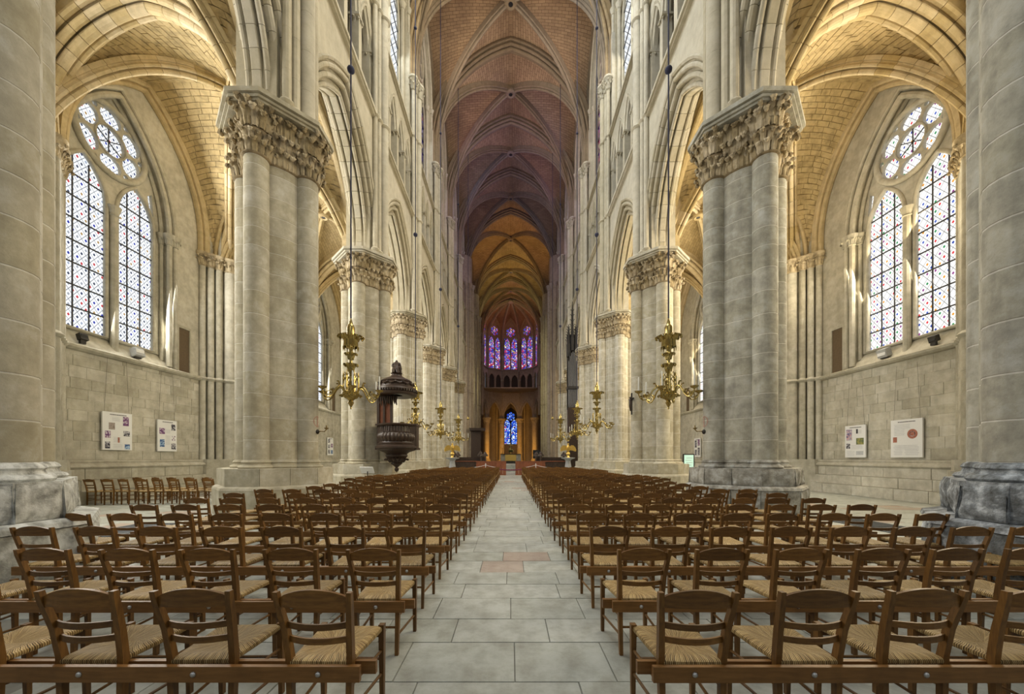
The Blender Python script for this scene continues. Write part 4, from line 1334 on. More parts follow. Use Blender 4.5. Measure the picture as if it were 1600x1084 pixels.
WEBN = {-1: M['aisle_web'], 1: M['aisle_web']}
for s in (-1, 1):
    side = 'left' if s < 0 else 'right'
    aw = empty('wall_' + side, (0, 0, 0), '%s side aisle wall of ashlar stones with tall traceried windows' % side, 'wall', None, 'structure')
    ac = empty('ceiling_aisle_' + side, (0, 0, 0), '%s side aisle rib vault of small ochre blocks' % side, 'vault', None, 'structure')
    for k in range(0, 7):
        wr = window_root(side, '%s aisle window with two lancets and a rose, %s' % (side, ['in the westernmost bay outside the view', 'the large near one above the posters'][k] if k < 2 else '%s bay from the west' % ORD[k]))
        aisle_wall(aw, wr, s, k, 2 if k == 1 else (1 if k in (2, 3) else 0), M['aisle'], M['glass_left'] if s < 0 else M['glass_right'])
    for k in range(1, 8):
        respond(aw, s, k, M['aisle'])
    for k in range(0, 7):
        i0, i1 = PD[k] + 0.80, PD[k + 1] + 0.80
        w = WX - 0.72
        q = [(s * i0, PY[k]), (s * w, PY[k]), (s * w, PY[k + 1]), (s * i1, PY[k + 1])]
        near = k in (0, 1)
        vault_bay(ac, q[0], q[1], q[2], q[3], 11.1, 14.75 if k <= 1 else 15.2, 14.75 if k == 0 else 15.2, (15.9, 15.9), 15.75, PROF_TRANS, PROF_RIB, PROF_WALLRIB, M['rib'], M['rib'],
                  M['aisle_joint'] if near else M['aisle_web_tex'], 0.0, 0.0, 0.6, 14, k > 0, k == 6, near, 10 if k <= 1 else 0, True, 0.18, (0.50, 0.36, 0.30), M['aisle_web'],
                  key=(s * 11.0, (PY[k] + PY[k + 1]) / 2), wofs=(0.0, 0.62), wy=1.05, sup=(1.9, 1.3))
    # roof slab over the aisle so that no sky shows through
    mb = MB(); mb.box(s * 6.9, s * 16.5, 2.0, 55.0, 17.2, 17.4); mb.box(s * 16.2, s * 16.4, 2.0, 55, -0.2, 17.4)
    mk('aisle_roof', mb, M['dark'], ac)
    # transept and choir outer walls
    mb = MB(); mb.box(s * 18.5, s * 19.0, 53, 69, 0, 40); mb.box(s * 8.6, s * 19, 53.3, 53.6, 17.4, 40); mb.box(s * 14.5, s * 19, 53.0, 53.3, 0, 18)
    mb.box(s * 8.6, s * 19, 68.2, 68.6, 0, 40); mb.box(s * 6.5, s * 19, 53, 69, 38.6, 39)
    mb.box(s * 13.5, s * 13.9, 68.6, 98, 0, 18); mb.box(s * 7.5, s * 14, 68.6, 84, 17.3, 17.6)
    mk('transept_wall', mb, M['apse'], aw)
# cover above the high vault
mb = MB(); mb.box(-8.4, 8.4, 2, 98, 39.2, 39.5)
for s in (-1, 1): mb.box(s * 8.2, s * 8.45, 2, 54, 17.4, 39.3); mb.box(s * 8.2, s * 8.45, 68, 98, 17.4, 39.3)
mk('roof_slab', mb, M['dark'], ceil)

# ------------------------------------------------------------------ apse
CY, CR = 84.3, 7.05
ap = empty('wall_apse', (0, 0, 0), 'five-sided apse wall with arcade, dark gallery and stained glass windows', 'wall', None, 'structure')
VTX = [(CR * math.cos(math.radians(t)), CY + CR * math.sin(math.radians(t))) for t in (0, 36, 72, 108, 144, 180)]
for i, (vx, vy) in enumerate(VTX):
    if i in (0, 5): continue
    root = empty('pillar', (vx, vy, 0), '%s round apse column lit orange, behind the altar' % ['', 'rightmost', 'right inner', 'left inner', 'leftmost'][i], 'pillar', 'apse columns', 'structure')
    mb = MB(); mb.lathe([(0.95, 0), (0.95, 0.9), (0.78, 1.1), (0.85, 1.2), (0.66, 1.4)], 16, caps=False); mk('column_base', mb, M['apse'], root, smooth=True, ang=0.5)
    for j in range(12):
        inst('core_drum', drum_mesh('core_drum', 0.62, 0.70, M['apse'], 20), root, (0, 0, 1.4 + 0.70 * j))
    mb = MB(); mb.lathe([(0.62, 0), (0.70, 0.04), (0.63, 0.1), (0.70, 0.7), (0.95, 1.05), (1.0, 1.1), (1.0, 1.3), (0.1, 1.3)], 20, (0, 0, 9.8), caps=False)
    for t in range(14):
        a = 2 * PI * t / 14
        leaf_mb(mb, Matrix.Translation((0.64 * math.cos(a), 0.64 * math.sin(a), 9.95 + 0.32 * (t % 2))) @ Matrix.Rotation(a, 4, 'Z'), 1.0)
    mk('capital', mb, M['cap'], root, smooth=True, ang=0.8)
for i in range(5):
    p0, p1 = VTX[i], VTX[i + 1]
    mp, L, e, nrm = wall_frame(p0, p1, 1)
    uc = L / 2
    pc = mp(uc, 0, 1)
    if (V2(pc) - Vector((0, CY, 0))).length < (V2(mp(uc, 0, 0)) - Vector((0, CY, 0))).length:
        mp, L, e, nrm = wall_frame(p0, p1, -1)
    arch('arcade_arch', ap, M['apse'], mp(0.62, 0, 0), mp(L - 0.62, 0, 0), 11.1, 14.9, PROF_TRANS, 0.6, 8)
    mb = MB()
    panel(mb, mp, 0, L, 11.1, Z_TRI, uc, uc - 0.62, 11.7, 14.9, -0.4, 0.4, 8, 0.4)
    n = 2; w = (L - 0.5) / n
    for j in range(n):
        panel(mb, mp, 0.25 + j * w, 0.25 + (j + 1) * w, Z_TRI + 0.25, Z_CLE, 0.25 + (j + 0.5) * w, w / 2 - 0.22, Z_TRI + 2.9, Z_TRI + 4.2, -0.35, 0.0, 6)
    panel(mb, mp, 0, L, Z_CLE, 36.6, uc, 1.82, 30.3, 35.0, -0.25, 0.2, 8)
    mk('facet_wall', mb, M['apse'], ap)
    mb = MB()
    mb.quad(mp(0, Z_TRI, 0.6), mp(L, Z_TRI, 0.6), mp(L, Z_CLE, 0.6), mp(0, Z_CLE, 0.6)); mb.quad(mp(-0.3, Z_TRI + .2, -.4), mp(L + .3, Z_TRI + .2, -.4), mp(L, Z_TRI + .2, .6), mp(0, Z_TRI + .2, .6))
    mk('gallery_passage', mb, M['dark'], ap)
    mb = MB()
    for zz, o in ((Z_TRI + 0.05, 0.62), (Z_CLE + 0.05, 0.5)):
        mb.tube([mp(-0.1, zz, -o), mp(L + 0.1, zz, -o)], 0.12, 6)
    mk('string_course', mb, M['apse'], ap)
    for j in range(n + 1):
        inst('colonnette', COLON, ap, mp(0.25 + j * w, Z_TRI + 0.2, -0.25))
    wr = window_root('', ['far right', 'right', 'central', 'left', 'far left'][i] + ' stained glass window of the apse, two lancets under a rose')
    tracery(wr, mp, uc, 1.75, Z_CLE + 0.35, 30.3, 34.9, 28.9, 30.9, 32.2, 1.16, 0.05, M['glass_apse'], M['apse'], 1, bars=False)
    # wall shafts at the angles
    for (u_) in ((0,) if i else (0, )):
        mb = MB(); mb.lathe(shaft_profile(0.16, 11.1, 27.0, (Z_TRI, Z_CLE), 2.0), 8, tuple(mp(u_, 0, -0.35)), caps=False)
        mk('vault_shaft', mb, M['apse'], ap, smooth=True, ang=0.5)
KEY = (0, CY)
mbw = MB()
for i, v in enumerate(VTX):
    vin = (v[0] * 0.94, CY + (v[1] - CY) * 0.94)
    rib('apse_rib', ceil, M['apse'], vin, KEY, Z_SPR, 36.9, PROF_HIGH_R, 1.5, 12)
for i in range(5):
    p, q = VTX[i], VTX[i + 1]
    m = ((p[0] + q[0]) / 2, (p[1] + q[1]) / 2)
    for e_ in (p, q):
        ein = (e_[0] * 0.95, CY + (e_[1] - CY) * 0.95)
        web(mbw, web_curve(ein, m, Z_SPR, 35.6, 0.1, 12, 4.0), web_curve(ein, KEY, Z_SPR, 36.9, 0.5, 12, 1.5), 4, 0.1)
mk('apse_web', mbw, M['high_web'], ceil)
mb = MB(); mb.lathe([(0.2, -0.05), (0.5, -0.15), (0.62, 0.0), (0.5, 0.4)], 16, (0, CY, 36.9)); mk('keystone', mb, M['apse'], ceil, smooth=True, ang=0.7)
# ambulatory ring and axial chapel
amb = empty('wall_chapel', (0, 0, 0), 'end wall of the axial chapel seen through the central apse arch', 'wall', None, 'structure')
mp, L, e, nrm = wall_frame((-14, 100.0), (14, 100.0), -1)
if mp(0, 0, 1).y < 100: mp, L, e, nrm = wall_frame((-14, 100.0), (14, 100.0), 1)
mb = MB(); panel(mb, mp, 0, L, 0, 17.5, L / 2, 1.95, 12.2, 15.0, 0, 0.3, 8); mb.quad(mp(12, 0, 0), mp(16, 0, 0), mp(16, 5.2, 0), mp(12, 5.2, 0))
mb.box(-14, 14, 84, 100.2, 17.3, 17.5)
mk('chapel_wall', mb, M['apse'], amb)
for s in (-1, 1):
    mb = MB(); mb.lathe(shaft_profile(0.35, 0, 17, (11,), 1.2), 10, (s * 2.6, 97.5, 0), caps=False); mb.lathe(shaft_profile(0.3, 0, 17, (11,), 1.2), 10, (s * 3.6, 96.5, 0), caps=False)
    mb.lathe(shaft_profile(0.4, 0, 17, (11,), 1.2), 10, (s * 6.6, 95.5, 0), caps=False)
    mk('chapel_shaft', mb, M['apse'], amb, smooth=True, ang=0.5)
wr = window_root('', 'tall blue stained glass window of the axial chapel above the altar')
tracery(wr, mp, L / 2, 1.85, 5.2, 12.2, 14.9, 10.6, 11.9, 12.7, 1.15, 0.1, M['glass_chapel'], M['bar'], 1, bars=False)
for o in list(wr.children):
    pass
# ------------------------------------------------------------------ chairs
# origin on the floor under the seat; the sitter faces +y, the back is towards -y
def slat_mb(z, h, w, y0, bow, arch_h=0.0, t=0.016, n=8, dip=0.0):
    """a bent horizontal slat between the rear posts; bow backwards, optional arched top edge"""
    mb = MB(); vs = []
    for i in range(n + 1):
        f = i / n; x = -w + 2 * w * f
        k = 4 * f * (1 - f)
        y = y0 + bow * k
        zt = z + h + arch_h * k ** 0.8; zb = z - dip * k
        vs += [(x, y, zb), (x, y - t, zb), (x, y - t, zt), (x, y, zt)]
    fs = []
    for i in range(n):
        for k in range(4):
            k2 = (k + 1) % 4
            fs.append((i * 4 + k, i * 4 + k2, (i + 1) * 4 + k2, (i + 1) * 4 + k))
    fs += [(3, 2, 1, 0), tuple(n * 4 + k for k in range(4))]
    mb.add(vs, fs)
    return mb
def back_post(sx):
    mb = MB()
    pts = [(0.168, -0.205, 0.0, .028), (0.172, -0.200, 0.22, .033), (0.178, -0.198, 0.46, .036), (0.186, -0.222, 0.62, .034), (0.205, -0.268, 0.80, .030), (0.208, -0.276, 0.845, .028)]
    vs = []
    for x, y, z, w in pts:
        for a, b in ((-1, -1), (1, -1), (1, 1), (-1, 1)):
            vs.append((sx * x + a * w / 2, y + b * w / 2 * 1.05, z))
    fs = [(3, 2, 1, 0), tuple(len(vs) - 4 + k for k in range(4))]
    for i in range(len(pts) - 1):
        for k in range(4):
            k2 = (k + 1) % 4
            fs.append((i * 4 + k, i * 4 + k2, (i + 1) * 4 + k2, (i + 1) * 4 + k))
    mb.add(vs, fs)
    return mb
def front_leg(sx):
    mb = MB(); mb.beam((sx * 0.205, 0.200, 0.0), (sx * 0.205, 0.195, 0.468), 0.028, 0.028, side=(1, 0, 0), w2=0.038, t2=0.038)
    return mb
def seat_mb():
    mb = MB()
    # rim corners: rear narrow, front wide
    c = Vector((0, 0.0, 0.437))
    rim = [Vector((-0.165, -0.205, 0.455)), Vector((0.165, -0.205, 0.455)), Vector((0.200, 0.190, 0.458)), Vector((-0.200, 0.190, 0.458))]
    cl, cr = Vector((-0.03, 0.0, 0.440)), Vector((0.03, 0.0, 0.440))
    tri = [(0, 1, cr, cl), (1, 2, cr, cr), (2, 3, cl, cr), (3, 0, cl, cl)]
    for i, j, ca, cb in tri:
        a, b = rim[i], rim[j]
        e = (b - a).normalized(); L = (b - a).length
        out = Vector((e.y, -e.x, 0))
        n = 6
        prof = [(-0.0, 0.0), (0.011, -0.006), (0.015, -0.018), (0.011, -0.030), (0.0, -0.036)]
        sag = 0.008
        rows = []
        for k in range(n + 1):
            f = k / n
            p = a.lerp(b, f); q = ca.lerp(cb, 1 - f) if (ca - cb).length > 1e-6 else ca
            if i == 0: q = cl.lerp(cr, f)
            if i == 2: q = cr.lerp(cl, f)
            row = [q, q.lerp(p, 0.55) + UP * 0.003, q.lerp(p, 0.85) + UP * 0.008]
            row += [p + out * o + UP * (zz - sag * 4 * f * (1 - f) * 0.3) for o, zz in prof]
            rows.append((row, f * L))
        m = len(rows[0][0])
        vs = [p for r, u in rows for p in r]
        fs, uv = [], []
        for k in range(n):
            for t in range(m - 1):
                fs.append((k * m + t, k * m + t + 1, (k + 1) * m + t + 1, (k + 1) * m + t))
                du = [0, .09, .16, .19, .20, .21, .22, .23]
                uv.append([(rows[k][1], du[t]), (rows[k][1], du[t + 1]), (rows[k + 1][1], du[t + 1]), (rows[k + 1][1], du[t])])
        mb.add(vs, fs, uv)
    mb.add([r - UP * 0.034 for r in rim], [(3, 2, 1, 0)])
    return mb
def stretcher(p, q, r=0.010):
    mb = MB(); mb.tube([p, q], r, 6); return mb
def mq(mb, name, mat, smooth=False): return mb.mesh(name, mat, smooth, 0.7 if smooth else None)

CH_PARTS = [
    ('seat', mq(seat_mb(), 'seat', M['rush'], True)),
    ('back_post', mq(back_post(-1), 'back_post', M['wood'])),
    ('back_post', mq(back_post(1), 'back_post', M['wood'])),
    ('leg', mq(front_leg(-1), 'leg', M['wood'])),
    ('leg', mq(front_leg(1), 'leg', M['wood'])),
    ('top_rail', mq(slat_mb(0.760, 0.048, 0.198, -0.250, -0.022, 0.050, 0.018, 12), 'top_rail', M['wood_h'], False)),
    ('back_slat', mq(slat_mb(0.634, 0.034, 0.186, -0.212, -0.046, 0, 0.012), 'back_slat', M['wood_h'])),
    ('back_slat', mq(slat_mb(0.552, 0.034, 0.181, -0.198, -0.044, 0, 0.012), 'back_slat', M['wood_h'])),
]
mbx = MB()
for sx in (-1, 1):
    mbx.tube([(sx * 0.168, -0.2, 0.13), (sx * 0.205, 0.2, 0.17)], 0.010, 6)
    mbx.tube([(sx * 0.172, -0.2, 0.26), (sx * 0.205, 0.2, 0.30)], 0.010, 6)
for nm, p, q in (('side_stretcher', (-0.168, -0.2, 0.15), (-0.205, 0.2, 0.15)), ('side_stretcher', (-0.172, -0.2, 0.30), (-0.205, 0.2, 0.30)),
                 ('side_stretcher', (0.168, -0.2, 0.15), (0.205, 0.2, 0.15)), ('side_stretcher', (0.172, -0.2, 0.30), (0.205, 0.2, 0.30)),
                 ('front_stretcher', (-0.205, 0.2, 0.24), (0.205, 0.2, 0.24)), ('rear_stretcher', (-0.17, -0.2, 0.215), (0.17, -0.2, 0.215))):
    CH_PARTS.append((nm, mq(stretcher(p, q), nm, M['wood'], True)))
mbf = MB(); mbf.beam((-0.2, 0.197, 0.405), (0.2, 0.197, 0.405), 0.04, 0.018)
CH_PARTS.append(('seat_frame', mq(mbf, 'seat_frame', M['wood'])))

for _m in {p[1] for p in CH_PARTS}:
    for _v in _m.vertices: _v.co.x *= 0.94
# one light mesh with two materials for chairs that are small in the picture
def merged_chair(mats=True):
    me = bpy.data.meshes.new('wooden_chair')
    v, f, mi, uv = [], [], [], []
    for nm, m in CH_PARTS:
        n0 = len(v)
        v += [tuple(x.co) for x in m.vertices]
        lay = m.uv_layers.active
        for p in m.polygons:
            f.append(tuple(n0 + i for i in p.vertices)); mi.append(1 if nm == 'seat' else 0)
            for li in p.loop_indices:
                uv.extend(lay.data[li].uv if lay else (0, 0))
    me.from_pydata(v, [], f)
    me.materials.append(M['wood']); me.materials.append(M['rush'])
    me.polygons.foreach_set('material_index', mi)
    me.uv_layers.new(name='UVMap').data.foreach_set('uv', uv)
    me.update()
    return me, v, f, mi
CH_ONE, CV, CF, CMI = merged_chair()

def place_chair(x, y, rz, label, group, full, parent=None):
    if full:
        r = empty('wooden_chair', (x, y, 0), label, 'chair', group, None, rz)
        for nm, m in CH_PARTS:
            inst(nm, m, r)
    else:
        r = inst('wooden_chair', CH_ONE, None, (x, y, 0), rz)
        tag(r, label, 'chair', group)
    return r

PITCH_L, PITCH_R = 0.634, 0.608
NROWS = 30
chairs = []
far = []
rails = []
for r in range(NROWS):
    yb = 1.97 + 0.90 * r
    for s in (-1, 1):
        side = 'left' if s < 0 else 'right'
        n = 5 if r == 0 else (6 if r == 1 else (7 if r == 2 else 8))
        if s > 0 and r >= 2: n = 8
        if r in (3, 5) and s < 0: n = 8
        if 8 <= r <= 11 or 16 <= r <= 20 or r >= 25: n = 7
        x0 = 1.055 if s < 0 else (1.02 if r else 0.995)
        row = []
        for c in range(n):
            x = s * (x0 + (PITCH_L if s < 0 else PITCH_R) * c) + rnd.uniform(-0.02, 0.02)
            row.append((x, yb + 0.265 + rnd.uniform(-0.012, 0.012), rnd.uniform(-0.03, 0.03), r, c, s))
        if abs(row[-1][0]) < 0.80 * yb * 1.9 + 1.2 or True:
            if r < 16: rails.append((r, s, row))
        chairs += row
chairs.sort(key=lambda t: t[1] + abs(t[0]) * 0.1)
for i, (x, y, rz, r, c, s) in enumerate(chairs):
    side = 'left' if s < 0 else 'right'
    if i < 285:
        lab = '%s rush chair from the aisle, %s row from front, %s block' % (ORD[c], ORD[r], side)
        place_chair(x, y, rz, lab, 'rush seated chairs in rows, %s of the aisle' % side, r < 9)
    else:
        far.append((x, y, rz))
# the rows too far away to count singly
v, f, mi = [], [], []
for (x, y, rz) in far:
    n0 = len(v); c, sn = math.cos(rz), math.sin(rz)
    v += [(x + p[0] * c - p[1] * sn, y + p[0] * sn + p[1] * c, p[2]) for p in CV]
    f += [tuple(n0 + i for i in q) for q in CF]; mi += CMI
me = bpy.data.meshes.new('far_chairs'); me.from_pydata(v, [], f)
me.materials.append(M['wood']); me.materials.append(M['rush']); me.polygons.foreach_set('material_index', mi)
tag(inst('far_chairs', me), 'mass of brown rush chairs in the far rows before the choir', 'chairs', None, 'stuff')

# the wooden battens that tie each row together, bolted through behind the chairs
boltm = MB(); boltm.lathe([(0.016, 0), (0.016, 0.004), (0.010, 0.010), (0.003, 0.012)], 10); 
for i, p in enumerate(boltm.v): boltm.v[i] = (p[0], -p[2], p[1])
BOLT = boltm.mesh('bolt', M['bolt'], True, 0.8)
for (r, s, row) in rails:
    side = 'left' if s < 0 else 'right'
    xs = sorted(t[0] for t in row)
    xa, xb = xs[0] - (0.23 if s > 0 else 0.23), xs[-1] + 0.23
    yb = sum(t[1] for t in row) / len(row) - 0.20
    root = empty('chair_rail', ((xa + xb) / 2, yb, 0), 'long brown wooden batten pair bolting the %s row of chairs together, %s block' % (ORD[r], side), 'rail', 'row battens', None)
    hx = (xb - xa) / 2
    inner = -s
    mb = MB(); mb.obox((0, -0.050, 0.396), (hx, 0, 0), (0, 0.013, 0), (0, 0, 0.042)); mk('rear_batten', mb, M['rail'], root)
    mb = MB(); mb.obox((inner * 0.035, 0.040, 0.384), (hx + 0.02, 0, 0), (0, 0.013, 0), (0, 0, 0.036)); mk('front_batten', mb, M['rail'], root)
    if r < 8:
        for t in row:
            inst('bolt', BOLT, root, (t[0] - (xa + xb) / 2 - 0.01 * s, -0.062, 0.398))

# chairs set along the left aisle wall
aisle = []
for i in range(8): aisle.append((-13.7 + 0.51 * i, 12.35 + 0.05 * i, -0.12 + rnd.uniform(-0.1, 0.1)))
for i in range(5): aisle.append((-13.2 + 0.62 * i, 13.45 + rnd.uniform(-0.05, .05), -0.3 + rnd.uniform(-0.15, 0.15)))
for i in range(4): aisle.append((-9.55 + 0.53 * i, 12.85 + 0.04 * i, -0.1 + rnd.uniform(-0.1, 0.1)))
for i in range(3): aisle.append((-9.5 + 0.6 * i, 13.95, 0.1))
for i, (x, y, rz) in enumerate(aisle):
    grp = [('front row', 0), ('second row', 8), ('short row beside the pillar', 13), ('back row beside the pillar', 17)]
    g = [q for q in grp if i >= q[1]][-1]
    place_chair(x, y, rz, 'brown chair in left side aisle, %s from the wall, %s' % (ORD[i - g[1]], g[0]), 'chairs in the left side aisle', True)
# ------------------------------------------------------------------ chandeliers
def sphere_prof(r, z, n=6): return [(max(0.001, r * math.sin(PI * i / n)), z - r * math.cos(PI * i / n)) for i in range(n + 1)]
def arm_curve(a, R, z0):
    c, s = math.cos(a), math.sin(a)
    key = [(0.20, 0.10), (0.26, 0.22), (0.36, 0.25), (0.46, 0.16), (0.56, -0.02), (0.66, -0.12), (0.76, -0.13), (0.84, -0.05), (0.88, 0.05)]
    return [(c * r * R / 0.88, s * r * R / 0.88, z0 + z) for r, z in key]
def build_chandelier(mat):
    """origin at the lowest point of the drop finial"""
    root = empty('chandelier')
    mb = MB()
    mb.lathe([(0.005, 0.0), (0.03, 0.03), (0.02, 0.07), (0.05, 0.12), (0.09, 0.20), (0.06, 0.26), (0.15, 0.34), (0.22, 0.42), (0.24, 0.50), (0.20, 0.54), (0.10, 0.56)], 16, caps=False)
    for k in range(12):
        a = 2 * PI * k / 12
        leaf_mb(mb, Matrix.Translation((0.14 * math.cos(a), 0.14 * math.sin(a), 0.34)) @ Matrix.Rotation(a, 4, 'Z') @ Matrix.Rotation(0.6, 4, 'Y'), 0.45)
    mk('bowl', mb, mat, root, smooth=True, ang=0.8)
    mb = MB()
    mb.lathe([(0.10, 0.54), (0.07, 0.70), (0.09, 0.76), (0.05, 0.82), (0.05, 1.10), (0.10, 1.16), (0.11, 1.24), (0.05, 1.30), (0.045, 1.52), (0.09, 1.58), (0.05, 1.64), (0.06, 1.80), (0.12, 1.86), (0.10, 1.90)], 14, caps=False)
    for k in range(8):
        a = 2 * PI * k / 8
        for z, q in ((1.14, 0.6), (1.50, 0.5)):
            leaf_mb(mb, Matrix.Translation((0.06 * math.cos(a), 0.06 * math.sin(a), z)) @ Matrix.Rotation(a, 4, 'Z'), q)
    mk('stem', mb, mat, root, smooth=True, ang=0.8)
    mb = MB()                                            # gothic lantern of little arches above the bowl
    for k in range(6):
        a = 2 * PI * (k + 0.5) / 6; a2 = 2 * PI * (k + 1.5) / 6
        p = Vector((0.21 * math.cos(a), 0.21 * math.sin(a), 0)); q = Vector((0.21 * math.cos(a2), 0.21 * math.sin(a2), 0)); m = (p + q) / 2
        mb.tube([p + UP * 0.5, p + UP * 0.98], 0.022, 6); mb.lathe([(0.035, 0.98), (0.02, 1.02), (0.004, 1.14)], 6, (p.x, p.y, 0), caps=False)
        mb.tube([p + UP * 0.80, p.lerp(m, 0.5) + UP * 0.90, m + UP * 0.95], 0.014, 5); mb.tube([q + UP * 0.80, q.lerp(m, 0.5) + UP * 0.90, m + UP * 0.95], 0.014, 5)
        mb.tube([p + UP * 0.97, m + UP * 1.10, q + UP * 0.97], 0.012, 5)
    mk('gothic_lantern', mb, mat, root, smooth=True, ang=0.9)
    mb = MB()                                            # crown with hanging drops and spread leaves
    mb.lathe([(0.19, 1.86), (0.21, 1.88), (0.20, 2.14), (0.23, 2.18), (0.20, 2.20), (0.17, 2.14), (0.17, 1.90)], 16, caps=False)
    for k in range(12):
        a = 2 * PI * k / 12
        leaf_mb(mb, Matrix.Translation((0.17 * math.cos(a), 0.17 * math.sin(a), 2.06)) @ Matrix.Rotation(a, 4, 'Z') @ Matrix.Rotation(0.5, 4, 'Y'), 0.55)
        mb.tube([(0.21 * math.cos(a), 0.21 * math.sin(a), 1.88), (0.215 * math.cos(a), 0.215 * math.sin(a), 1.76)], [0.02, 0.006], 5)
    mk('leaf_crown', mb, mat, root, smooth=True, ang=0.9)
    mb = MB()
    mb.lathe([(0.10, 2.16), (0.115, 2.20), (0.115, 2.46), (0.09, 2.52), (0.06, 2.56), (0.05, 2.62), (0.03, 2.68), (0.01, 2.76)], 12, caps=False)
    mk('finial', mb, mat, root, smooth=True, ang=0.7)
    for k in range(6):
        a = 2 * PI * k / 6 + 0.12
        pts = arm_curve(a, 0.88, 0.42)
        mb = MB(); mb.tube(pts, [0.032, 0.03, 0.028, 0.026, 0.024, 0.022, 0.022, 0.022, 0.022], 7)
        c, s = math.cos(a), math.sin(a)
        sp = []
        for i in range(14):
            t = 2.2 * PI * i / 13; r = 0.075 * (1 - i / 20)
            sp.append((c * (0.70 - r * math.cos(t)), s * (0.70 - r * math.cos(t)), 0.40 + r * math.sin(t)))
        mb.tube(sp, 0.013, 5)
        for i in (2, 4, 6):
            leaf_mb(mb, Matrix.Translation(pts[i]) @ Matrix.Rotation(a, 4, 'Z'), 0.35)
        arm = mk('arm', mb, mat, root, smooth=True, ang=0.9)
        ex, ey, ez = pts[-1]
        mb = MB(); mb.lathe([(0.015, 0), (0.04, 0.02), (0.10, 0.05), (0.12, 0.09), (0.105, 0.09), (0.03, 0.05), (0.03, 0.10), (0.001, 0.10)], 10, (ex, ey, ez), caps=False)
        mk('drip_pan', mb, mat, arm, smooth=True, ang=0.7)
        mb = MB(); mb.lathe([(0.020, 0.08), (0.019, 0.50), (0.012, 0.515), (0.002, 0.52)], 8, (ex, ey, ez), caps=False)
        mk('candle', mb, M['candle'], arm, smooth=True, ang=0.7)
    return root
ch_proto = build_chandelier(M['brass'])
CHY = [11.15, 19.4, 25.7, 32.9]
CHX = [(-4.80, 4.74), (-4.98, 4.50), (-4.86, 4.60), (-4.65, 4.40)]
first = True
for i, y in enumerate(CHY):
    for j, s in enumerate((-1, 1)):
        x = CHX[i][j]; side = 'left' if s < 0 else 'right'
        o = ch_proto if first else copy_tree(ch_proto)
        first = False
        z0 = [3.0, 2.78, 2.78, 2.75][i] + 0.0
        o.location = (x, y, z0); o.rotation_euler = (0, 0, rnd.uniform(-0.2, 0.2))
        tag(o, 'gilded brass chandelier with white candles, %s on the %s counting from the front' % (ORD[i], side), 'chandelier', 'brass chandeliers along the nave')
        mb = MB(); top = 35.6
        mb.tube([(0, 0, z0 + 2.74), (0, 0, 13.2), (0, 0, top)], 0.024, 6)
        r = empty('suspension_cable', (x, y, 0), 'long dark blue cable holding the %s chandelier on the %s' % (ORD[i], side), 'cable', 'chandelier cables')
        mk('cable', mb, M['rope'], r)
        mb = MB(); mb.lathe(sphere_prof(0.11, 13.2), 10, caps=False); mb.lathe(sphere_prof(0.08, 24.0), 8, caps=False); mk('knot', mb, M['rope'], r, smooth=True)
# two farther pairs of hanging cables in the choir
for j, (x, y) in enumerate(((-4.6, 40.0), (4.5, 40.0))):
    mb = MB(); mb.tube([(x, y, 6.0), (x, y, 35.0)], 0.022, 5)
    r = empty('suspension_cable', (0, 0, 0), 'thin pale blue cable hanging far down the nave, %s' % ('left' if x < 0 else 'right'), 'cable', 'chandelier cables')
    mk('cable', mb, M['rope'], r)
    mb = MB(); mb.lathe([(0.02, 0), (0.10, 0.06), (0.16, 0.16), (0.08, 0.3), (0.03, 0.4)], 8, (x, y, 5.62), caps=False); mk('weight', mb, M['brass'], r, smooth=True)

# ------------------------------------------------------------------ pulpit on the second left pillar
pu = empty('pulpit', (-5.30, 17.25, 0), 'dark carved oak pulpit with a tall canopy hung on the left pillar', 'pulpit')
W_ = M['darkwood']
mb = MB(); mb.lathe([(0.01, 0.88), (0.09, 0.94), (0.12, 1.03), (0.06, 1.10), (0.16, 1.18), (0.30, 1.28), (0.26, 1.33), (0.42, 1.46), (0.56, 1.64), (0.52, 1.72), (0.62, 1.80), (0.95, 1.90), (0.98, 1.98)], 24, caps=False)
for k in range(16):
    a = 2 * PI * k / 16
    leaf_mb(mb, Matrix.Translation((0.34 * math.cos(a), 0.34 * math.sin(a), 1.34)) @ Matrix.Rotation(a, 4, 'Z') @ Matrix.Rotation(0.5, 4, 'Y'), 0.7)
mk('pendant', mb, W_, pu, smooth=True, ang=0.7)
mb = MB(); mb.lathe([(0.98, 1.96), (1.06, 2.00), (1.06, 2.06), (0.98, 2.10), (0.92, 2.14), (0.94, 2.20), (0.86, 2.24), (0.84, 2.30)], 28, caps=False)
mk('basin_moulding', mb, W_, pu, smooth=True, ang=0.6)
mb = MB()
for k in range(28):                                       # swelling gadroons round the basin
    a0, a1 = 2 * PI * k / 28, 2 * PI * (k + 1) / 28
    vs = []
    prof = [(0.80, 2.28), (0.88, 2.36), (0.93, 2.48), (0.91, 2.60), (0.84, 2.68)]
    for r, z in prof:
        for t in range(5):
            a = a0 + (a1 - a0) * t / 4; q = r + 0.045 * math.sin(PI * t / 4)
            vs.append((q * math.cos(a), q * math.sin(a), z))
    mb.add(vs, [(i * 5 + j, i * 5 + j + 1, (i + 1) * 5 + j + 1, (i + 1) * 5 + j) for i in range(4) for j in range(4)])
mk('gadrooned_basin', mb, W_, pu, smooth=True, ang=0.9)
mb = MB(); mb.lathe([(0.80, 2.66), (0.86, 2.70), (0.80, 2.74), (0.78, 3.00)], 28, caps=False)
for k in range(40):
    a = 2 * PI * k / 40
    mb.tube([(0.79 * math.cos(a), 0.79 * math.sin(a), 2.74), (0.79 * math.cos(a), 0.79 * math.sin(a), 2.99)], 0.03, 5)
mk('fluted_band', mb, W_, pu, smooth=True, ang=0.8)
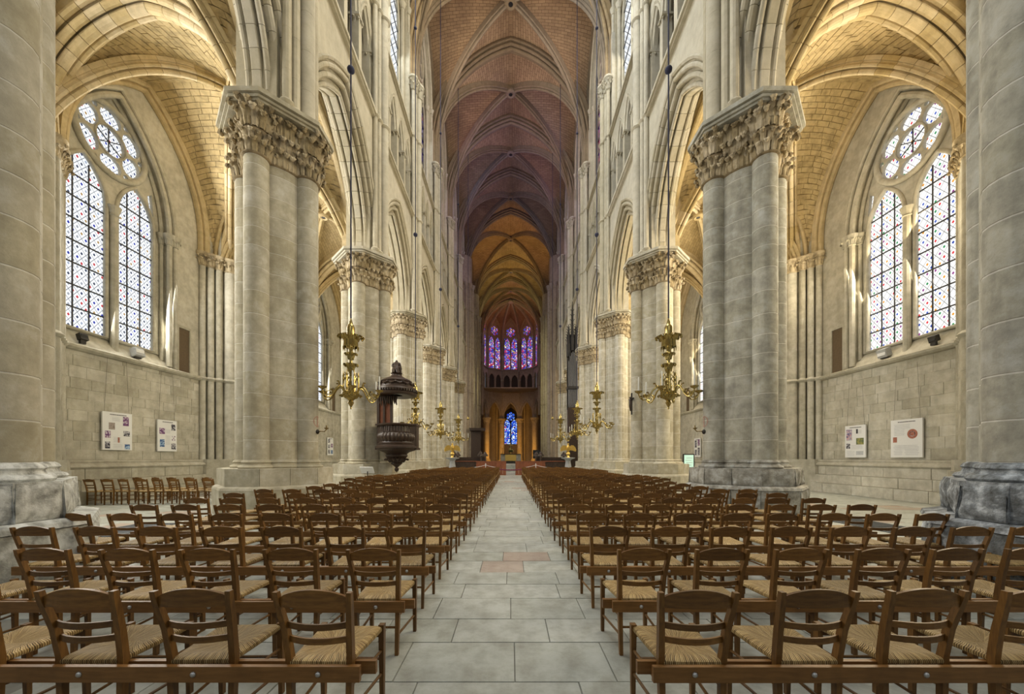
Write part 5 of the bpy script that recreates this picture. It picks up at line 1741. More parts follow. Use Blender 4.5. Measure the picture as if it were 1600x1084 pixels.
mb = MB(); mb.lathe([(0.80, 2.98), (0.90, 3.02), (0.92, 3.07), (0.86, 3.11), (0.70, 3.11), (0.70, 2.9)], 28, caps=False); mk('hand_rail', mb, W_, pu, smooth=True, ang=0.6)
for sx in (-1, 1):                                        # side panels towards the pillar and the stair gate
    mb = MB(); mb.obox((sx * 0.86, 0.25, 2.52), (0.14, 0.1 * sx, 0), (-0.03, 0.36, 0), (0, 0, 0.58))
    mb.obox((sx * 0.96, 0.2, 2.52), (0.05, 0, 0), (0, 0.24, 0), (0, 0, 0.40)); mb.obox((sx * 0.9, 0.25, 3.08), (0.16, 0, 0), (0, 0.4, 0), (0, 0, 0.04)); mb.obox((sx * 0.9, 0.25, 1.97), (0.16, 0, 0), (0, 0.4, 0), (0, 0, 0.05))
    mk('side_panel', mb, W_, pu)
mb = MB(); mb.obox((-0.62, 0.10, 3.70), (0.34, 0, 0), (0, 0.04, 0), (0, 0, 0.72)); mk('back_board', mb, M['redwood'], pu)
mb = MB()
for x_, w_ in ((-0.96, 0.06), (-0.66, 0.05), (-0.28, 0.06)): mb.obox((x_, 0.05, 3.70), (w_, 0, 0), (0, 0.06, 0), (0, 0, 0.74))
for z_ in (3.05, 4.36): mb.obox((-0.62, 0.05, z_), (0.36, 0, 0), (0, 0.06, 0), (0, 0, 0.06))
mk('back_frame', mb, W_, pu)
mb = MB(); mb.lathe([(0.30, 4.44), (0.92, 4.40), (0.98, 4.42), (1.02, 4.50), (0.96, 4.56), (1.04, 4.66), (1.00, 4.74), (0.86, 4.80), (0.82, 4.92), (0.74, 5.00), (0.78, 5.08), (0.70, 5.14), (0.52, 5.22), (0.30, 5.32), (0.24, 5.42), (0.30, 5.46), (0.05, 5.47)], 28, caps=False)
for k in range(14):
    a = 2 * PI * k / 14
    leaf_mb(mb, Matrix.Translation((0.78 * math.cos(a), 0.78 * math.sin(a), 4.80)) @ Matrix.Rotation(a, 4, 'Z'), 0.55)
    a2 = a + PI / 14
    mb.tube([(0.84 * math.cos(a), 0.84 * math.sin(a), 4.98), (0.88 * math.cos(a2), 0.88 * math.sin(a2), 4.90), (0.84 * math.cos(a + PI / 7), 0.84 * math.sin(a + PI / 7), 4.98)], 0.04, 5)
mk('canopy', mb, W_, pu, smooth=True, ang=0.6)
mb = MB()
for k in range(48):
    a = 2 * PI * k / 48
    mb.obox((0.985 * math.cos(a), 0.985 * math.sin(a), 4.61), (0.02 * math.sin(a), -0.02 * math.cos(a), 0), (0.05 * math.cos(a), 0.05 * math.sin(a), 0), (0, 0, 0.045))
stuff(mk('dentils', mb, W_, pu))
mb = MB()
for k in range(9):
    mb.tube([(-0.85 + 0.11 * k, -0.15, 4.40), (-0.87 + 0.11 * k, -0.17, 4.22 - 0.10 * math.sin(k * 1.7)), (-0.83 + 0.11 * k, -0.13, 4.08 - 0.14 * math.sin(k * 1.7) ** 2)], [0.07, 0.06, 0.02], 6)
mk('carved_drapery', mb, W_, pu, smooth=True, ang=0.9)
# carved figure seated on the canopy with a book
fig = bpy.data.meshes.new('figure')
sk_v = [(0, 0, 5.52), (0, 0, 5.62), (0, -0.01, 5.80), (0, -0.01, 5.94), (0, -0.01, 5.99), (0, -0.03, 6.09),
        (-0.15, -0.01, 5.92), (-0.21, -0.12, 5.78), (-0.10, -0.24, 5.76), (0.15, -0.01, 5.92), (0.22, -0.04, 5.76), (0.26, -0.02, 5.62),
        (-0.09, -0.22, 5.60), (-0.10, -0.28, 5.42), (0.10, -0.22, 5.60), (0.16, -0.26, 5.42)]
sk_e = [(0, 1), (1, 2), (2, 3), (3, 4), (4, 5), (3, 6), (6, 7), (7, 8), (3, 9), (9, 10), (10, 11), (1, 12), (12, 13), (1, 14), (14, 15)]
sk_r = [.17, .17, .13, .11, .05, .085, .06, .05, .04, .06, .05, .04, .10, .07, .10, .07]
fig.from_pydata([Vector(v) for v in sk_v], sk_e, [])
fo = inst('figure', fig, pu)
sm = fo.modifiers.new('skin', 'SKIN')
for i, r in enumerate(sk_r): fig.skin_vertices[0].data[i].radius = (r, r)
fig.skin_vertices[0].data[0].use_root = True
fo.modifiers.new('sub', 'SUBSURF').levels = 1; fo.modifiers['sub'].render_levels = 1
fig.materials.append(W_)
pu.scale = (0.90, 0.90, 1.0)
mb = MB(); mb.obox((0.22, -0.06, 5.60), (0.03, 0, 0), (0, 0.10, 0.04), (0.0, -0.05, 0.16)); mk('carved_book', mb, W_, pu)

# ------------------------------------------------------------------ hanging panels
def poster(nm, s, yc, w, z0, z1, label, imgs, title=True, xw=WX - 0.10):
    """white board on a wall facing the nave; imgs: (u0,v0,u1,v1,material) in 0..1 from the left as read, v from the top"""
    h = z1 - z0
    r = empty(nm, (s * xw, yc, z0), label, 'poster', 'information posters')
    left = Vector((0, 1, 0)) if s > 0 else Vector((0, -1, 0))   # reader's right is -left
    rt = -left if s > 0 else Vector((0, 1, 0))
    rt = Vector((0, -1, 0)) if s > 0 else Vector((0, 1, 0))
    n = Vector((-s, 0, 0))
    mb = MB(); mb.obox((0, 0, h / 2), (0.025, 0, 0), (0, w / 2, 0), (0, 0, h / 2)); mk('board', mb, M['white'], r)
    def patch(name, u0, v0, u1, v1, mat, d=0.028):
        c = rt * ((u0 + u1) / 2 - 0.5) * w + UP * (h * (1 - (v0 + v1) / 2)) + n * d
        mb = MB(); mb.obox(c, rt * (abs(u1 - u0) * w / 2), n * 0.002, UP * (abs(v1 - v0) * h / 2)); return mk(name, mb, mat, r)
    if title:
        mb = MB()
        x = 0.24
        while x < 0.78:
            l = rnd.uniform(0.02, 0.045)
            c = rt * ((x + l / 2) - 0.5) * w + UP * (h * 0.935) + n * 0.028
            mb.obox(c, rt * (l * w / 2), n * 0.002, UP * 0.014)
            x += l + 0.012
        mk('title_line', mb, M['ink'], r)
    for (u0, v0, u1, v1, mat) in imgs:
        if mat == 'text':
            mb = MB(); v = v0
            while v < v1:
                c = rt * ((u0 + u1) / 2 - 0.5 + rnd.uniform(-0.01, 0)) * w + UP * (h * (1 - v)) + n * 0.027
                mb.obox(c, rt * ((u1 - u0) * w / 2 * rnd.uniform(0.8, 1)), n * 0.001, UP * 0.0045)
                v += 0.022
            stuff(mk('text_lines', mb, M['ink_pale'], r))
        elif mat == 'seal':
            c = rt * ((u0 + u1) / 2 - 0.5) * w + UP * (h * (1 - (v0 + v1) / 2)) + n * 0.028
            for rr, m_, d in ((1.0, 'pic_red', 0.0), (0.55, 'pic_dark', 0.002), (0.42, 'pic_red', 0.004)):
                mb = MB(); R_ = (u1 - u0) * w / 2 * rr
                mb.add([c + n * d + rt * R_ * math.cos(t * PI / 12) + UP * R_ * math.sin(t * PI / 12) for t in range(24)], [tuple(range(24))]); mk('seal_picture', mb, M[m_], r)
        elif mat == 'dots':
            for (a, b) in ((0.2, 0.2), (0.8, 0.2), (0.5, 0.5), (0.2, 0.8), (0.8, 0.8)):
                patch('dot', u0 + (u1 - u0) * (a - .14), v0 + (v1 - v0) * (b - .1), u0 + (u1 - u0) * (a + .14), v0 + (v1 - v0) * (b + .1), M['pic_violet'])
        else:
            patch('picture', u0, v0, u1, v1, M[mat])
    mb = MB()
    for du in (-0.42, 0.42):
        p = Vector((0, du * w, h)); mb.tube([p, p + Vector((0, du * -0.25, 2.0))], 0.004, 4)
    mk('hanging_wire', mb, M['iron'], r)
    return r
def pic(name, stops, scale=9.0):
    t = NT(name)
    g = t.n('ShaderNodeTexCoord').outputs['Generated']
    v = t.n('ShaderNodeTexVoronoi', i_Scale=scale); t.set(v.inputs['Vector'], t.n('ShaderNodeNewGeometry').outputs['Position'])
    sp = t.n('ShaderNodeSeparateColor'); t.set(sp.inputs[0], v.outputs['Color'])
    return t.principled(t.ramp(sp.outputs[0], stops), 0.5)
M['ink'] = plain('black print', (0.03, 0.03, 0.04), 0.7)
M['ink_pale'] = plain('small grey print', (0.52, 0.54, 0.57), 0.7)
M['pic_red'] = pic('terracotta seal print', [(0, (0.30, 0.10, 0.07)), (0.6, (0.42, 0.17, 0.12))], 30)
M['pic_dark'] = pic('dark engraving print', [(0, (0.02, 0.02, 0.03)), (0.5, (0.06, 0.06, 0.09)), (0.75, (0.5, 0.5, 0.55))], 22)
M['pic_violet'] = pic('violet print', [(0, (0.10, 0.04, 0.16)), (0.6, (0.25, 0.10, 0.22)), (0.85, (0.55, 0.5, 0.6))], 22)
M['pic_blue'] = pic('blue print', [(0, (0.02, 0.05, 0.22)), (0.5, (0.04, 0.12, 0.30)), (0.8, (0.35, 0.5, 0.7))], 22)
M['pic_brown'] = pic('brown stone print', [(0, (0.22, 0.17, 0.15)), (0.6, (0.36, 0.31, 0.29))], 25)
M['pic_sun'] = pic('pink and blue print', [(0, (0.65, 0.30, 0.25)), (0.4, (0.55, 0.42, 0.5)), (0.7, (0.08, 0.08, 0.25)), (0.9, (0.6, 0.6, 0.65))], 15)
M['pic_green'] = pic('green and yellow print', [(0, (0.05, 0.10, 0.04)), (0.5, (0.35, 0.33, 0.10)), (0.8, (0.12, 0.16, 0.10))], 20)
poster('wall_poster', -1, 13.58, 1.02, 1.83, 3.20, 'white poster with seven pictures, nearer one on the left aisle wall',
       [(0.68, 0.10, 0.88, 0.34, 'pic_violet'), (0.20, 0.28, 0.40, 0.46, 'pic_brown'), (0.08, 0.50, 0.26, 0.68, 'pic_violet'), (0.70, 0.48, 0.92, 0.62, 'pic_dark'), (0.34, 0.66, 0.64, 0.80, 'text'), (0.50, 0.66, 0.56, 0.80, 'pic_red'),
        (0.08, 0.78, 0.24, 0.96, 'pic_dark'), (0.74, 0.84, 0.92, 0.97, 'pic_blue'), (0.3, 0.14, 0.6, 0.24, 'text'), (0.34, 0.84, 0.68, 0.96, 'text')])
poster('wall_poster', -1, 15.55, 0.86, 1.82, 3.12, 'white poster with rose window pictures, farther one on the left aisle wall',
       [(0.70, 0.12, 0.92, 0.32, 'pic_dark'), (0.08, 0.26, 0.36, 0.45, 'pic_violet'), (0.72, 0.48, 0.92, 0.66, 'dots'), (0.10, 0.62, 0.34, 0.86, 'pic_blue'), (0.70, 0.74, 0.94, 0.94, 'pic_dark'), (0.40, 0.3, 0.66, 0.42, 'text'), (0.40, 0.5, 0.66, 0.8, 'text')])
poster('wall_poster', 1, 15.50, 0.92, 1.56, 2.90, 'white poster with four photographs, farther one on the right aisle wall',
       [(0.07, 0.12, 0.35, 0.46, 'pic_sun'), (0.56, 0.40, 0.92, 0.60, 'pic_green'), (0.07, 0.56, 0.26, 0.72, 'pic_dark'), (0.56, 0.12, 0.64, 0.26, 'ink'), (0.64, 0.16, 0.84, 0.26, 'text'), (0.3, 0.62, 0.9, 0.74, 'text'), (0.1, 0.80, 0.5, 0.94, 'text'), (0.56, 0.80, 0.9, 0.92, 'ink_pale')])
poster('wall_poster', 1, 13.50, 1.08, 1.56, 2.95, 'white poster with a round terracotta seal, nearer one on the right aisle wall',
       [(0.54, 0.26, 0.86, 0.52, 'seal'), (0.08, 0.46, 0.21, 0.60, 'pic_red'), (0.1, 0.13, 0.66, 0.24, 'text'), (0.1, 0.26, 0.48, 0.42, 'text'), (0.08, 0.68, 0.92, 0.80, 'text'), (0.1, 0.82, 0.4, 0.94, 'text'), (0.45, 0.80, 0.92, 0.95, 'text')])
poster('wall_poster', -1, 29.6, 0.95, 1.75, 3.15, 'small far poster on the left aisle wall, seen between the first two pillars',
       [(0.1, 0.08, 0.42, 0.3, 'pic_dark'), (0.56, 0.34, 0.9, 0.56, 'pic_violet'), (0.1, 0.4, 0.42, 0.6, 'pic_dark'), (0.1, 0.68, 0.42, 0.92, 'pic_dark'), (0.56, 0.7, 0.9, 0.92, 'pic_blue')])
poster('wall_poster', 1, 28.6, 0.95, 1.60, 3.05, 'small far poster on the right aisle wall, seen between the first two pillars',
       [(0.1, 0.1, 0.42, 0.5, 'pic_dark'), (0.56, 0.06, 0.9, 0.4, 'pic_violet'), (0.56, 0.5, 0.9, 0.9, 'pic_dark'), (0.1, 0.6, 0.42, 0.9, 'pic_dark')])

# ------------------------------------------------------------------ small fittings
def sconce(s, x, y, z, label):
    r = empty('candle_bracket', (x, y, z), label, 'bracket', 'candle brackets')
    mb = MB(); mb.lathe([(0.07, -0.02), (0.07, 0.02), (0.03, 0.05)], 10); mb.v = [(p[2] * -s, p[1], p[0]) for p in mb.v]; mk('wall_plate', mb, M['iron'], r, smooth=True, ang=0.6)
    mb = MB(); mb.tube([(0, 0, 0), (-s * 0.12, -0.02, 0.02), (-s * 0.24, -0.05, 0.01), (-s * 0.30, -0.06, 0.06)], 0.018, 6); mk('arm', mb, M['brass_dark'], r, smooth=True)
    mb = MB(); mb.lathe([(0.02, 0), (0.06, 0.03), (0.065, 0.05), (0.02, 0.04), (0.018, 0.12), (0.002, 0.13)], 8, (-s * 0.30, -0.06, 0.06), caps=False); mk('candle_cup', mb, M['brass_dark'], r, smooth=True, ang=0.6)
for s in (-1, 1):
    side = 'left' if s < 0 else 'right'
    sconce(s, s * (PD[1] - 0.89 - 0.30), 11.0, 2.32, 'iron candle bracket on the first full pillar, %s side of the nave' % side)
    # painted consecration cross above the bracket, worn red
    r = empty('consecration_cross', (s * (PD[1] - 0.89 - 0.30), 11.0, 2.62), 'faded red cross in a circle painted above the %s candle bracket' % side, 'painted mark', 'painted crosses')
    mb = MB(); R_ = 0.16
    def on_shaft(u, z): 
        a = u / 0.305
        return (s * 0.30 - s * 0.304 * math.cos(a), -0.304 * math.sin(a), z)
    for q in range(24):
        a0, a1 = 2 * PI * q / 24, 2 * PI * (q + 1) / 24
        mb.quad(on_shaft(R_ * math.cos(a0), R_ * math.sin(a0)), on_shaft(R_ * math.cos(a1), R_ * math.sin(a1)), on_shaft(.85 * R_ * math.cos(a1), .85 * R_ * math.sin(a1)), on_shaft(.85 * R_ * math.cos(a0), .85 * R_ * math.sin(a0)))
    mb.quad(on_shaft(-.02, -.13), on_shaft(.02, -.13), on_shaft(.02, .13), on_shaft(-.02, .13)); mb.quad(on_shaft(-.13, -.02), on_shaft(.13, -.02), on_shaft(.13, .02), on_shaft(-.13, .02))
    mk('cross_paint', mb, M['faded_red'] if 'faded_red' in M else M.setdefault('faded_red', plain('faded red paint', (0.42, 0.24, 0.19), 0.9)), r)
# crucifix on the second right pillar
r = empty('crucifix', (PD[2] - 0.89 - 0.30 - 0.08, 17.9, 3.65), 'dark crucifix on a bracket, second full pillar on the right', 'crucifix')
mb = MB(); mb.obox((0, 0, 0.5), (0.03, 0, 0), (0, 0.04, 0), (0, 0, 0.52)); mb.obox((0, 0, 0.72), (0.03, 0, 0), (0, 0.30, 0), (0, 0, 0.04)); mk('cross', mb, M['iron'], r)
mb = MB(); mb.tube([(-0.05, 0, 0.15), (-0.07, 0, 0.40), (-0.06, 0, 0.62), (-0.07, 0, 0.74)], [0.03, 0.055, 0.07, 0.03], 8); mb.lathe(sphere_prof(0.05, 0.79), 8, (-0.07, 0, 0), caps=False)
mb.tube([(-0.06, -0.27, 0.74), (-0.06, 0, 0.68), (-0.06, 0.27, 0.74)], 0.022, 6); mk('carved_body', mb, M['darkwood'], r, smooth=True)
mb = MB(); mb.tube([(0, 0, 0.75), (0.1, 0, 0.78)], 0.02, 6); mk('wall_hook', mb, M['iron'], r)
# glowing information case near the second right pillar
r = empty('display_case', (8.98, 18.75, 0), 'lit glass display case on a dark stand beside the second right pillar', 'display case')
mb = MB()
for dx in (-0.26, 0.26): mb.obox((dx, 0, 0.85), (0.025, 0, 0), (0, 0.04, 0), (0, 0, 0.85))
mb.obox((0, 0, 0.03), (0.3, 0, 0), (0, 0.2, 0), (0, 0, 0.03)); mb.obox((0, 0, 1.72), (0.28, 0, 0), (0, 0.05, 0), (0, 0, 0.025)); mb.obox((0, 0, 1.05), (0.28, 0, 0), (0, 0.05, 0), (0, 0, 0.025)); mk('stand', mb, M['iron'], r)
tt = NT('lit green white case'); ee = tt.n('ShaderNodeEmission', i_Color=(0.62, 0.85, 0.62), i_Strength=0.95); tt.t.links.new(ee.outputs[0], tt.out.inputs[0]); M['lit'] = tt.m
mb = MB(); mb.obox((0, -0.02, 1.38), (0.235, 0, 0), (0, 0.02, 0), (0, 0, 0.31)); mk('lit_panel', mb, M['lit'], r)
mb = MB()
for i in range(4): mb.obox((-0.02 + 0.04 * (i % 2), -0.045, 1.18 + 0.12 * i), (0.15, 0, 0), (0, 0.003, 0), (0, 0, 0.012))
mk('text_lines', mb, M['ink_pale'], r)
# small white notice leaning at the second left pillar
r = empty('notice_board', (-6.15, 15.9, 0), 'small white sloping notice stand in front of the second left pillar', 'notice')
mb = MB(); mb.obox((0, 0, 1.02), (0.28, 0, 0), (0, -0.10, 0.13), (0, 0.010, 0.008)); mk('panel', mb, M['white'], r)
mb = MB(); mb.tube([(0, 0.04, 0), (0, 0.04, 1.0)], 0.02, 6); mb.lathe([(0.18, 0), (0.18, 0.02), (0.02, 0.04)], 12, (0, 0.04, 0)); mk('post', mb, M['iron'], r)
# flood lamps on the window sills
for s, y, big in ((-1, 12.55, 0), (-1, 14.4, 1), (1, 14.4, 1), (1, 12.7, 0)):
    side = 'left' if s < 0 else 'right'
    r = empty('floodlight', (s * (WX - 0.02), y, 5.42), '%s floodlight on the sill of the %s aisle window' % ('pale square' if big else 'small dark', side), 'floodlight', 'sill floodlights')
    q = 0.15 if big else 0.10
    mb = MB(); mb.obox((0, 0, 0.20), (q * 0.7, 0, q * 0.3), (0, q * 1.2, 0), (-q * 0.3, 0, q)); mk('housing', mb, M['slate'] if big else M['iron'], r)
    mb = MB(); mb.obox((-s * q * 0.72, 0, 0.20 - (-s) * 0.0), (0.01, 0, 0.0), (0, q * 1.0, 0), (0.0, 0, q * 0.8)); mk('lens', mb, M['white'] if big else M['black'], r)
    mb = MB(); mb.obox((0, 0, 0.04), (0.04, 0, 0), (0, q * 0.8, 0), (0, 0, 0.06)); mk('bracket', mb, M['iron'], r)
# floor grates
for s, x0, x1, y0, y1, lab in ((-1, -8.7, -7.8, 7.25, 8.75, 'left'), (1, 7.8, 8.8, 7.2, 9.4, 'right')):
    r = empty('floor_grate', ((x0 + x1) / 2, (y0 + y1) / 2, 0), 'dark cast iron heating grate let into the floor of the %s aisle' % lab, 'grate')
    w, d = (x1 - x0) / 2, (y1 - y0) / 2
    mb = MB()
    for sx in (-1, 1): mb.obox((sx * (w - 0.02), 0, 0.006), (0.02, 0, 0), (0, d, 0), (0, 0, 0.012)); mb.obox((0, sx * (d - 0.02), 0.006), (w, 0, 0), (0, 0.02, 0), (0, 0, 0.012))
    mk('frame', mb, M['grate'], r)
    n = 26
    for i in range(n):
        mb = MB(); mb.obox((0, -d + 2 * d * (i + 0.5) / n, 0.006), (w - 0.03, 0, 0), (0, 0.014, 0), (0, 0, 0.010)); mk('slat', mb, M['grate'], r)
    mb = MB(); mb.obox((0, 0, 0.0), (w - 0.01, 0, 0), (0, d - 0.01, 0), (0, 0, 0.003)); mk('pit_shade', mb, M['black'], r)  # thin black sheet standing for the shade under the slats

# ------------------------------------------------------------------ choir furniture
def eagle(x, y, label):
    r = empty('eagle_lectern', (x, y, 0), label, 'lectern', 'eagle lecterns')
    mb = MB(); mb.lathe([(0.42, 0), (0.42, 0.12), (0.36, 0.2), (0.30, 0.6), (0.22, 1.1), (0.20, 1.3), (0.30, 1.42), (0.55, 1.5), (0.58, 1.56), (0.2, 1.58)], 10, caps=False); mk('pedestal', mb, M['slate'], r, smooth=True, ang=0.5)
    mb = MB(); mb.lathe([(0.16, 1.57), (0.10, 1.66), (0.08, 1.72)] + sphere_prof(0.17, 1.86)[1:] , 14, caps=False); mk('globe', mb, M['gold'], r, smooth=True, ang=0.8)
    mb = MB(); mb.tube([(0, 0.05, 2.02), (0, 0.02, 2.20), (0, -0.02, 2.42), (0, -0.04, 2.58), (0, -0.06, 2.70), (0, -0.15, 2.72)], [0.08, 0.15, 0.15, 0.08, 0.075, 0.012], 10)
    mb.tube([(0, 0.1, 2.12), (0, 0.22, 1.95)], [0.10, 0.12], 6)
    mk('eagle_body', mb, M['gold'], r, smooth=True, ang=0.9)
    for sx in (-1, 1):
        mb = MB()
        vs = []
        top = [(0.10, 2.46), (0.26, 2.58), (0.44, 2.56), (0.58, 2.42), (0.66, 2.20)]
        for i, (xx, zz) in enumerate(top):
            dr = [0.30, 0.42, 0.44, 0.36, 0.12][i]
            vs += [(sx * xx, 0.02, zz), (sx * xx, -0.02, zz), (sx * (xx - 0.02), -0.04, zz - dr), (sx * (xx - 0.02), 0.0, zz - dr)]
        mb.add(vs, [(i * 4 + k, i * 4 + (k + 1) % 4, i * 4 + 4 + (k + 1) % 4, i * 4 + 4 + k) for i in range(4) for k in range(4)] + [(0, 1, 2, 3), (19, 18, 17, 16)])
        mk('wing', mb, M['gold'], r)
    return r
eagle(-4.75, 30.2, 'gilded eagle lectern on a grey pedestal, left of the choir entrance')
eagle(4.70, 30.4, 'gilded eagle lectern on a grey pedestal, right of the choir entrance')
for s in (-1, 1):
    side = 'left' if s < 0 else 'right'
    r = empty('choir_barrier', (s * 1.75, 33.0, 0), 'reddish oak panelled barrier on the %s of the centre aisle' % side, 'barrier', 'choir barriers')
    for i in range(10):
        mb = MB(); mb.obox((-1.17 + 0.26 * i, -0.03, 0.62), (0.122, 0, 0), (0, 0.025, 0), (0, 0, 0.52)); mk('panel', mb, M['redwood'], r)
    mb = MB(); mb.obox((0, 0.02, 1.20), (1.35, 0, 0), (0, 0.10, 0), (0, 0, 0.05)); mk('top_rail', mb, M['redwood'], r)
    mb = MB(); mb.obox((0, 0.02, 0.06), (1.33, 0, 0), (0, 0.09, 0), (0, 0, 0.06)); mk('foot_rail', mb, M['redwood'], r)
    mb = MB(); mb.obox((0, 0.45, 0.7), (1.33, 0, 0), (0, 0.16, 0), (0, 0, 0.03)); mb.obox((0, 0.66, 0.9), (1.33, 0, 0), (0, 0.02, 0), (0, 0, 0.3))
    for dx in (-1.3, 1.3): mb.obox((dx, 0.34, 0.5), (0.03, 0, 0), (0, 0.34, 0), (0, 0, 0.5))
    mk('bench', mb, M['redwood'], r)
    # dark choir stalls behind and beside
    for j, (xx, yy, ww) in enumerate(((s * 4.1, 34.6, 1.25), (s * 4.0, 37.4, 1.4))):
        r = empty('choir_stall', (xx, yy, 0), 'dark carved oak choir stall, %s row, %s of the choir' % (ORD[j], side), 'stall', 'choir stalls')
        mb = MB(); mb.obox((0, 0, 0.62), (ww, 0, 0), (0, 0.05, 0), (0, 0, 0.58)); mk('front_panel', mb, M['darkwood'], r)
        for i in range(5):
            mb = MB(); mb.obox((-ww + ww * 2 * (i + 0.5) / 5, -0.06, 0.62), (ww / 5 - 0.06, 0, 0), (0, 0.015, 0), (0, 0, 0.42)); mk('panel', mb, M['darkwood'], r)
        mb = MB(); mb.obox((0, -0.02, 1.22), (ww + 0.05, 0, 0), (0, 0.14, 0), (0, 0, 0.035)); mk('desk_top', mb, M['redwood'] if j == 0 else M['darkwood'], r)
        mb = MB(); mb.obox((0, 0.9, 0.80), (ww, 0, 0), (0, 0.05, 0), (0, 0, 0.8)); mk('seat_back', mb, M['darkwood'], r)
        for dx in (-ww, ww):
            mb = MB(); mb.obox((dx, 0.45, 0.85), (0.06, 0, 0), (0, 0.48, 0), (0, 0, 0.85))
            mb.lathe([(0.30, 0), (0.28, 0.16), (0.16, 0.26), (0.14, 0.34), (0.05, 0.45), (0.01, 0.5)], 8, (dx, 0.45, 1.70), caps=False); mk('carved_end', mb, M['darkwood'], r)
    # rope posts
    r = empty('rope_post', (s * 2.0, 29.6, 0), 'white rope post with two slack ropes, %s of the aisle' % side, 'rope post', 'rope posts')
    mb = MB(); mb.lathe([(0.16, 0), (0.16, 0.02), (0.03, 0.04), (0.03, 1.02), (0.045, 1.06), (0.01, 1.1)], 10, caps=False); mk('post', mb, M['white'], r, smooth=True, ang=0.6)
    for sx in (-1, 1):
        mb = MB(); mb.tube([(0, 0, 0.97), (sx * 0.3, 0, 0.88), (sx * 0.7, 0, 0.80), (sx * 1.1, 0, 0.77)], 0.016, 5); mk('rope', mb, M['white'], r, smooth=True)
# purple red rope across the aisle with end posts
r = empty('aisle_rope', (0, 29.75, 0), 'purple red rope strung across the far end of the centre aisle', 'rope')
mb = MB(); mb.tube([(-0.92, 0, 0.62), (-0.3, 0, 0.57), (0.3, 0, 0.57), (0.92, 0, 0.62)], 0.045, 6); mk('rope', mb, M['carpet'], r, smooth=True)
for sx in (-1, 1):
    mb = MB(); mb.lathe([(0.12, 0), (0.12, 0.02), (0.025, 0.04), (0.025, 0.68), (0.04, 0.72), (0.01, 0.75)], 10, (sx * 0.92, 0, 0), caps=False); mk('post', mb, M['brass_dark'], r, smooth=True, ang=0.6)
# steps up to the crossing
for i in range(4):
    r = empty('step', (0, 41.0 + 0.6 * i, 0), '%s pale stone step up to the choir platform' % ORD[i], 'step', 'choir steps', 'structure')
    for j in range(8):
        mb = MB(); mb.obox((-5.6 + 1.6 * j, 3.0 if i == 3 else 0.3, 0.085 + 0.17 * i), (0.795, 0, 0), (0, 3.0 if i == 3 else 0.3, 0), (0, 0, 0.085)); mk('stone', mb, M['floor'], r)
mb = MB(); mb.obox((0, 56, 0.345), (7.0, 0, 0), (0, 7.2, 0), (0, 0, 0.345)); tag(mk('choir_platform', mb, M['floor'], None), 'raised stone platform carrying the altar', 'platform', None, 'structure')
PZ = 0.69
# altar
r = empty('altar', (0, 58.0, PZ), 'altar with a gold front between dark wings under the apse', 'altar')
mb = MB(); mb.obox((0, 0, 0.10), (2.0, 0, 0), (0, 0.9, 0), (0, 0, 0.10)); mb.obox((0, 0.05, 0.28), (1.6, 0, 0), (0, 0.7, 0), (0, 0, 0.08)); mk('dark_steps', mb, M['iron'], r)
mb = MB(); mb.obox((0, 0, 0.86), (0.85, 0, 0), (0, 0.4, 0), (0, 0, 0.5)); mk('gold_front', mb, M['gold'], r)
mb = MB(); mb.obox((0, 0, 1.40), (1.6, 0, 0), (0, 0.5, 0), (0, 0, 0.05)); mk('altar_table', mb, M['darkwood'], r)
for sx in (-1, 1):
    mb = MB(); mb.obox((sx * 1.22, 0, 0.86), (0.34, 0, 0), (0, 0.38, 0), (0, 0, 0.5)); mk('dark_wing', mb, M['pier_grey'], r)
def bouquet(name, x, y, z, label, mats, n=26, rr=0.42, hh=0.6):
    r = empty(name, (x, y, z), label, 'flowers')
    mb = MB(); mb.lathe([(0.09, 0), (0.14, 0.1), (0.10, 0.22), (0.13, 0.28), (0.02, 0.27)], 12, caps=False); mk('vase', mb, M['gold'], r, smooth=True, ang=0.7)
    mbs = {m: MB() for m in mats}; ml = MB()
    for i in range(n):
        a = rnd.uniform(0, 2 * PI); q = rr * math.sqrt(rnd.random()); zz = 0.32 + hh * rnd.random() * (1 - 0.5 * q / rr)
        p = (q * math.cos(a), q * math.sin(a), zz)
        ml.tube([(0, 0, 0.25), (p[0] * .5, p[1] * .5, zz * .7 + 0.05), p], 0.008, 4)
        b = mbs[mats[i % len(mats)]]
        b.lathe([(0.01, -0.02), (0.05, 0.0), (0.075, 0.05), (0.04, 0.06), (0.01, 0.03)], 7, p, caps=False)
        leaf_mb(ml, Matrix.Translation((p[0] * .8, p[1] * .8, zz * .7)) @ Matrix.Rotation(a, 4, 'Z'), 0.4)
    for m in mats: stuff(mk('blossoms', mbs[m], M[m], r, smooth=True))
    stuff(mk('leaf_stems', ml, M['leaf_green'], r))
bouquet('flower_arrangement', 0, 57.85, PZ + 1.45, 'yellow and white flower arrangement on the altar', ['petal', 'gold'], 40, 0.52, 0.7)
bouquet('flower_arrangement', -6.1, 52.0, PZ, 'white and red flowers standing on the choir platform, left', ['white', 'petal_red'], 34, 0.6, 0.6)
for sx in (-1, 1):
    r = empty('candlestick', (sx * 1.3, 58.0, PZ + 1.45), 'tall brass candlestick on the %s end of the altar' % ('left' if sx < 0 else 'right'), 'candlestick', 'altar candlesticks')
    mb = MB(); mb.lathe([(0.12, 0), (0.10, 0.05), (0.03, 0.12), (0.04, 0.4), (0.025, 0.5), (0.03, 0.9), (0.09, 0.95), (0.02, 0.96)], 10, caps=False); mk('stick', mb, M['brass'], r, smooth=True, ang=0.7)
    mb = MB(); mb.lathe([(0.025, 0.95), (0.025, 1.4), (0.004, 1.42)], 8, caps=False); mk('candle', mb, M['candle'], r, smooth=True, ang=0.7)
r = empty('altar_cross', (0, 58.46, PZ + 1.45), 'tall thin gilt cross behind the altar flowers', 'cross')
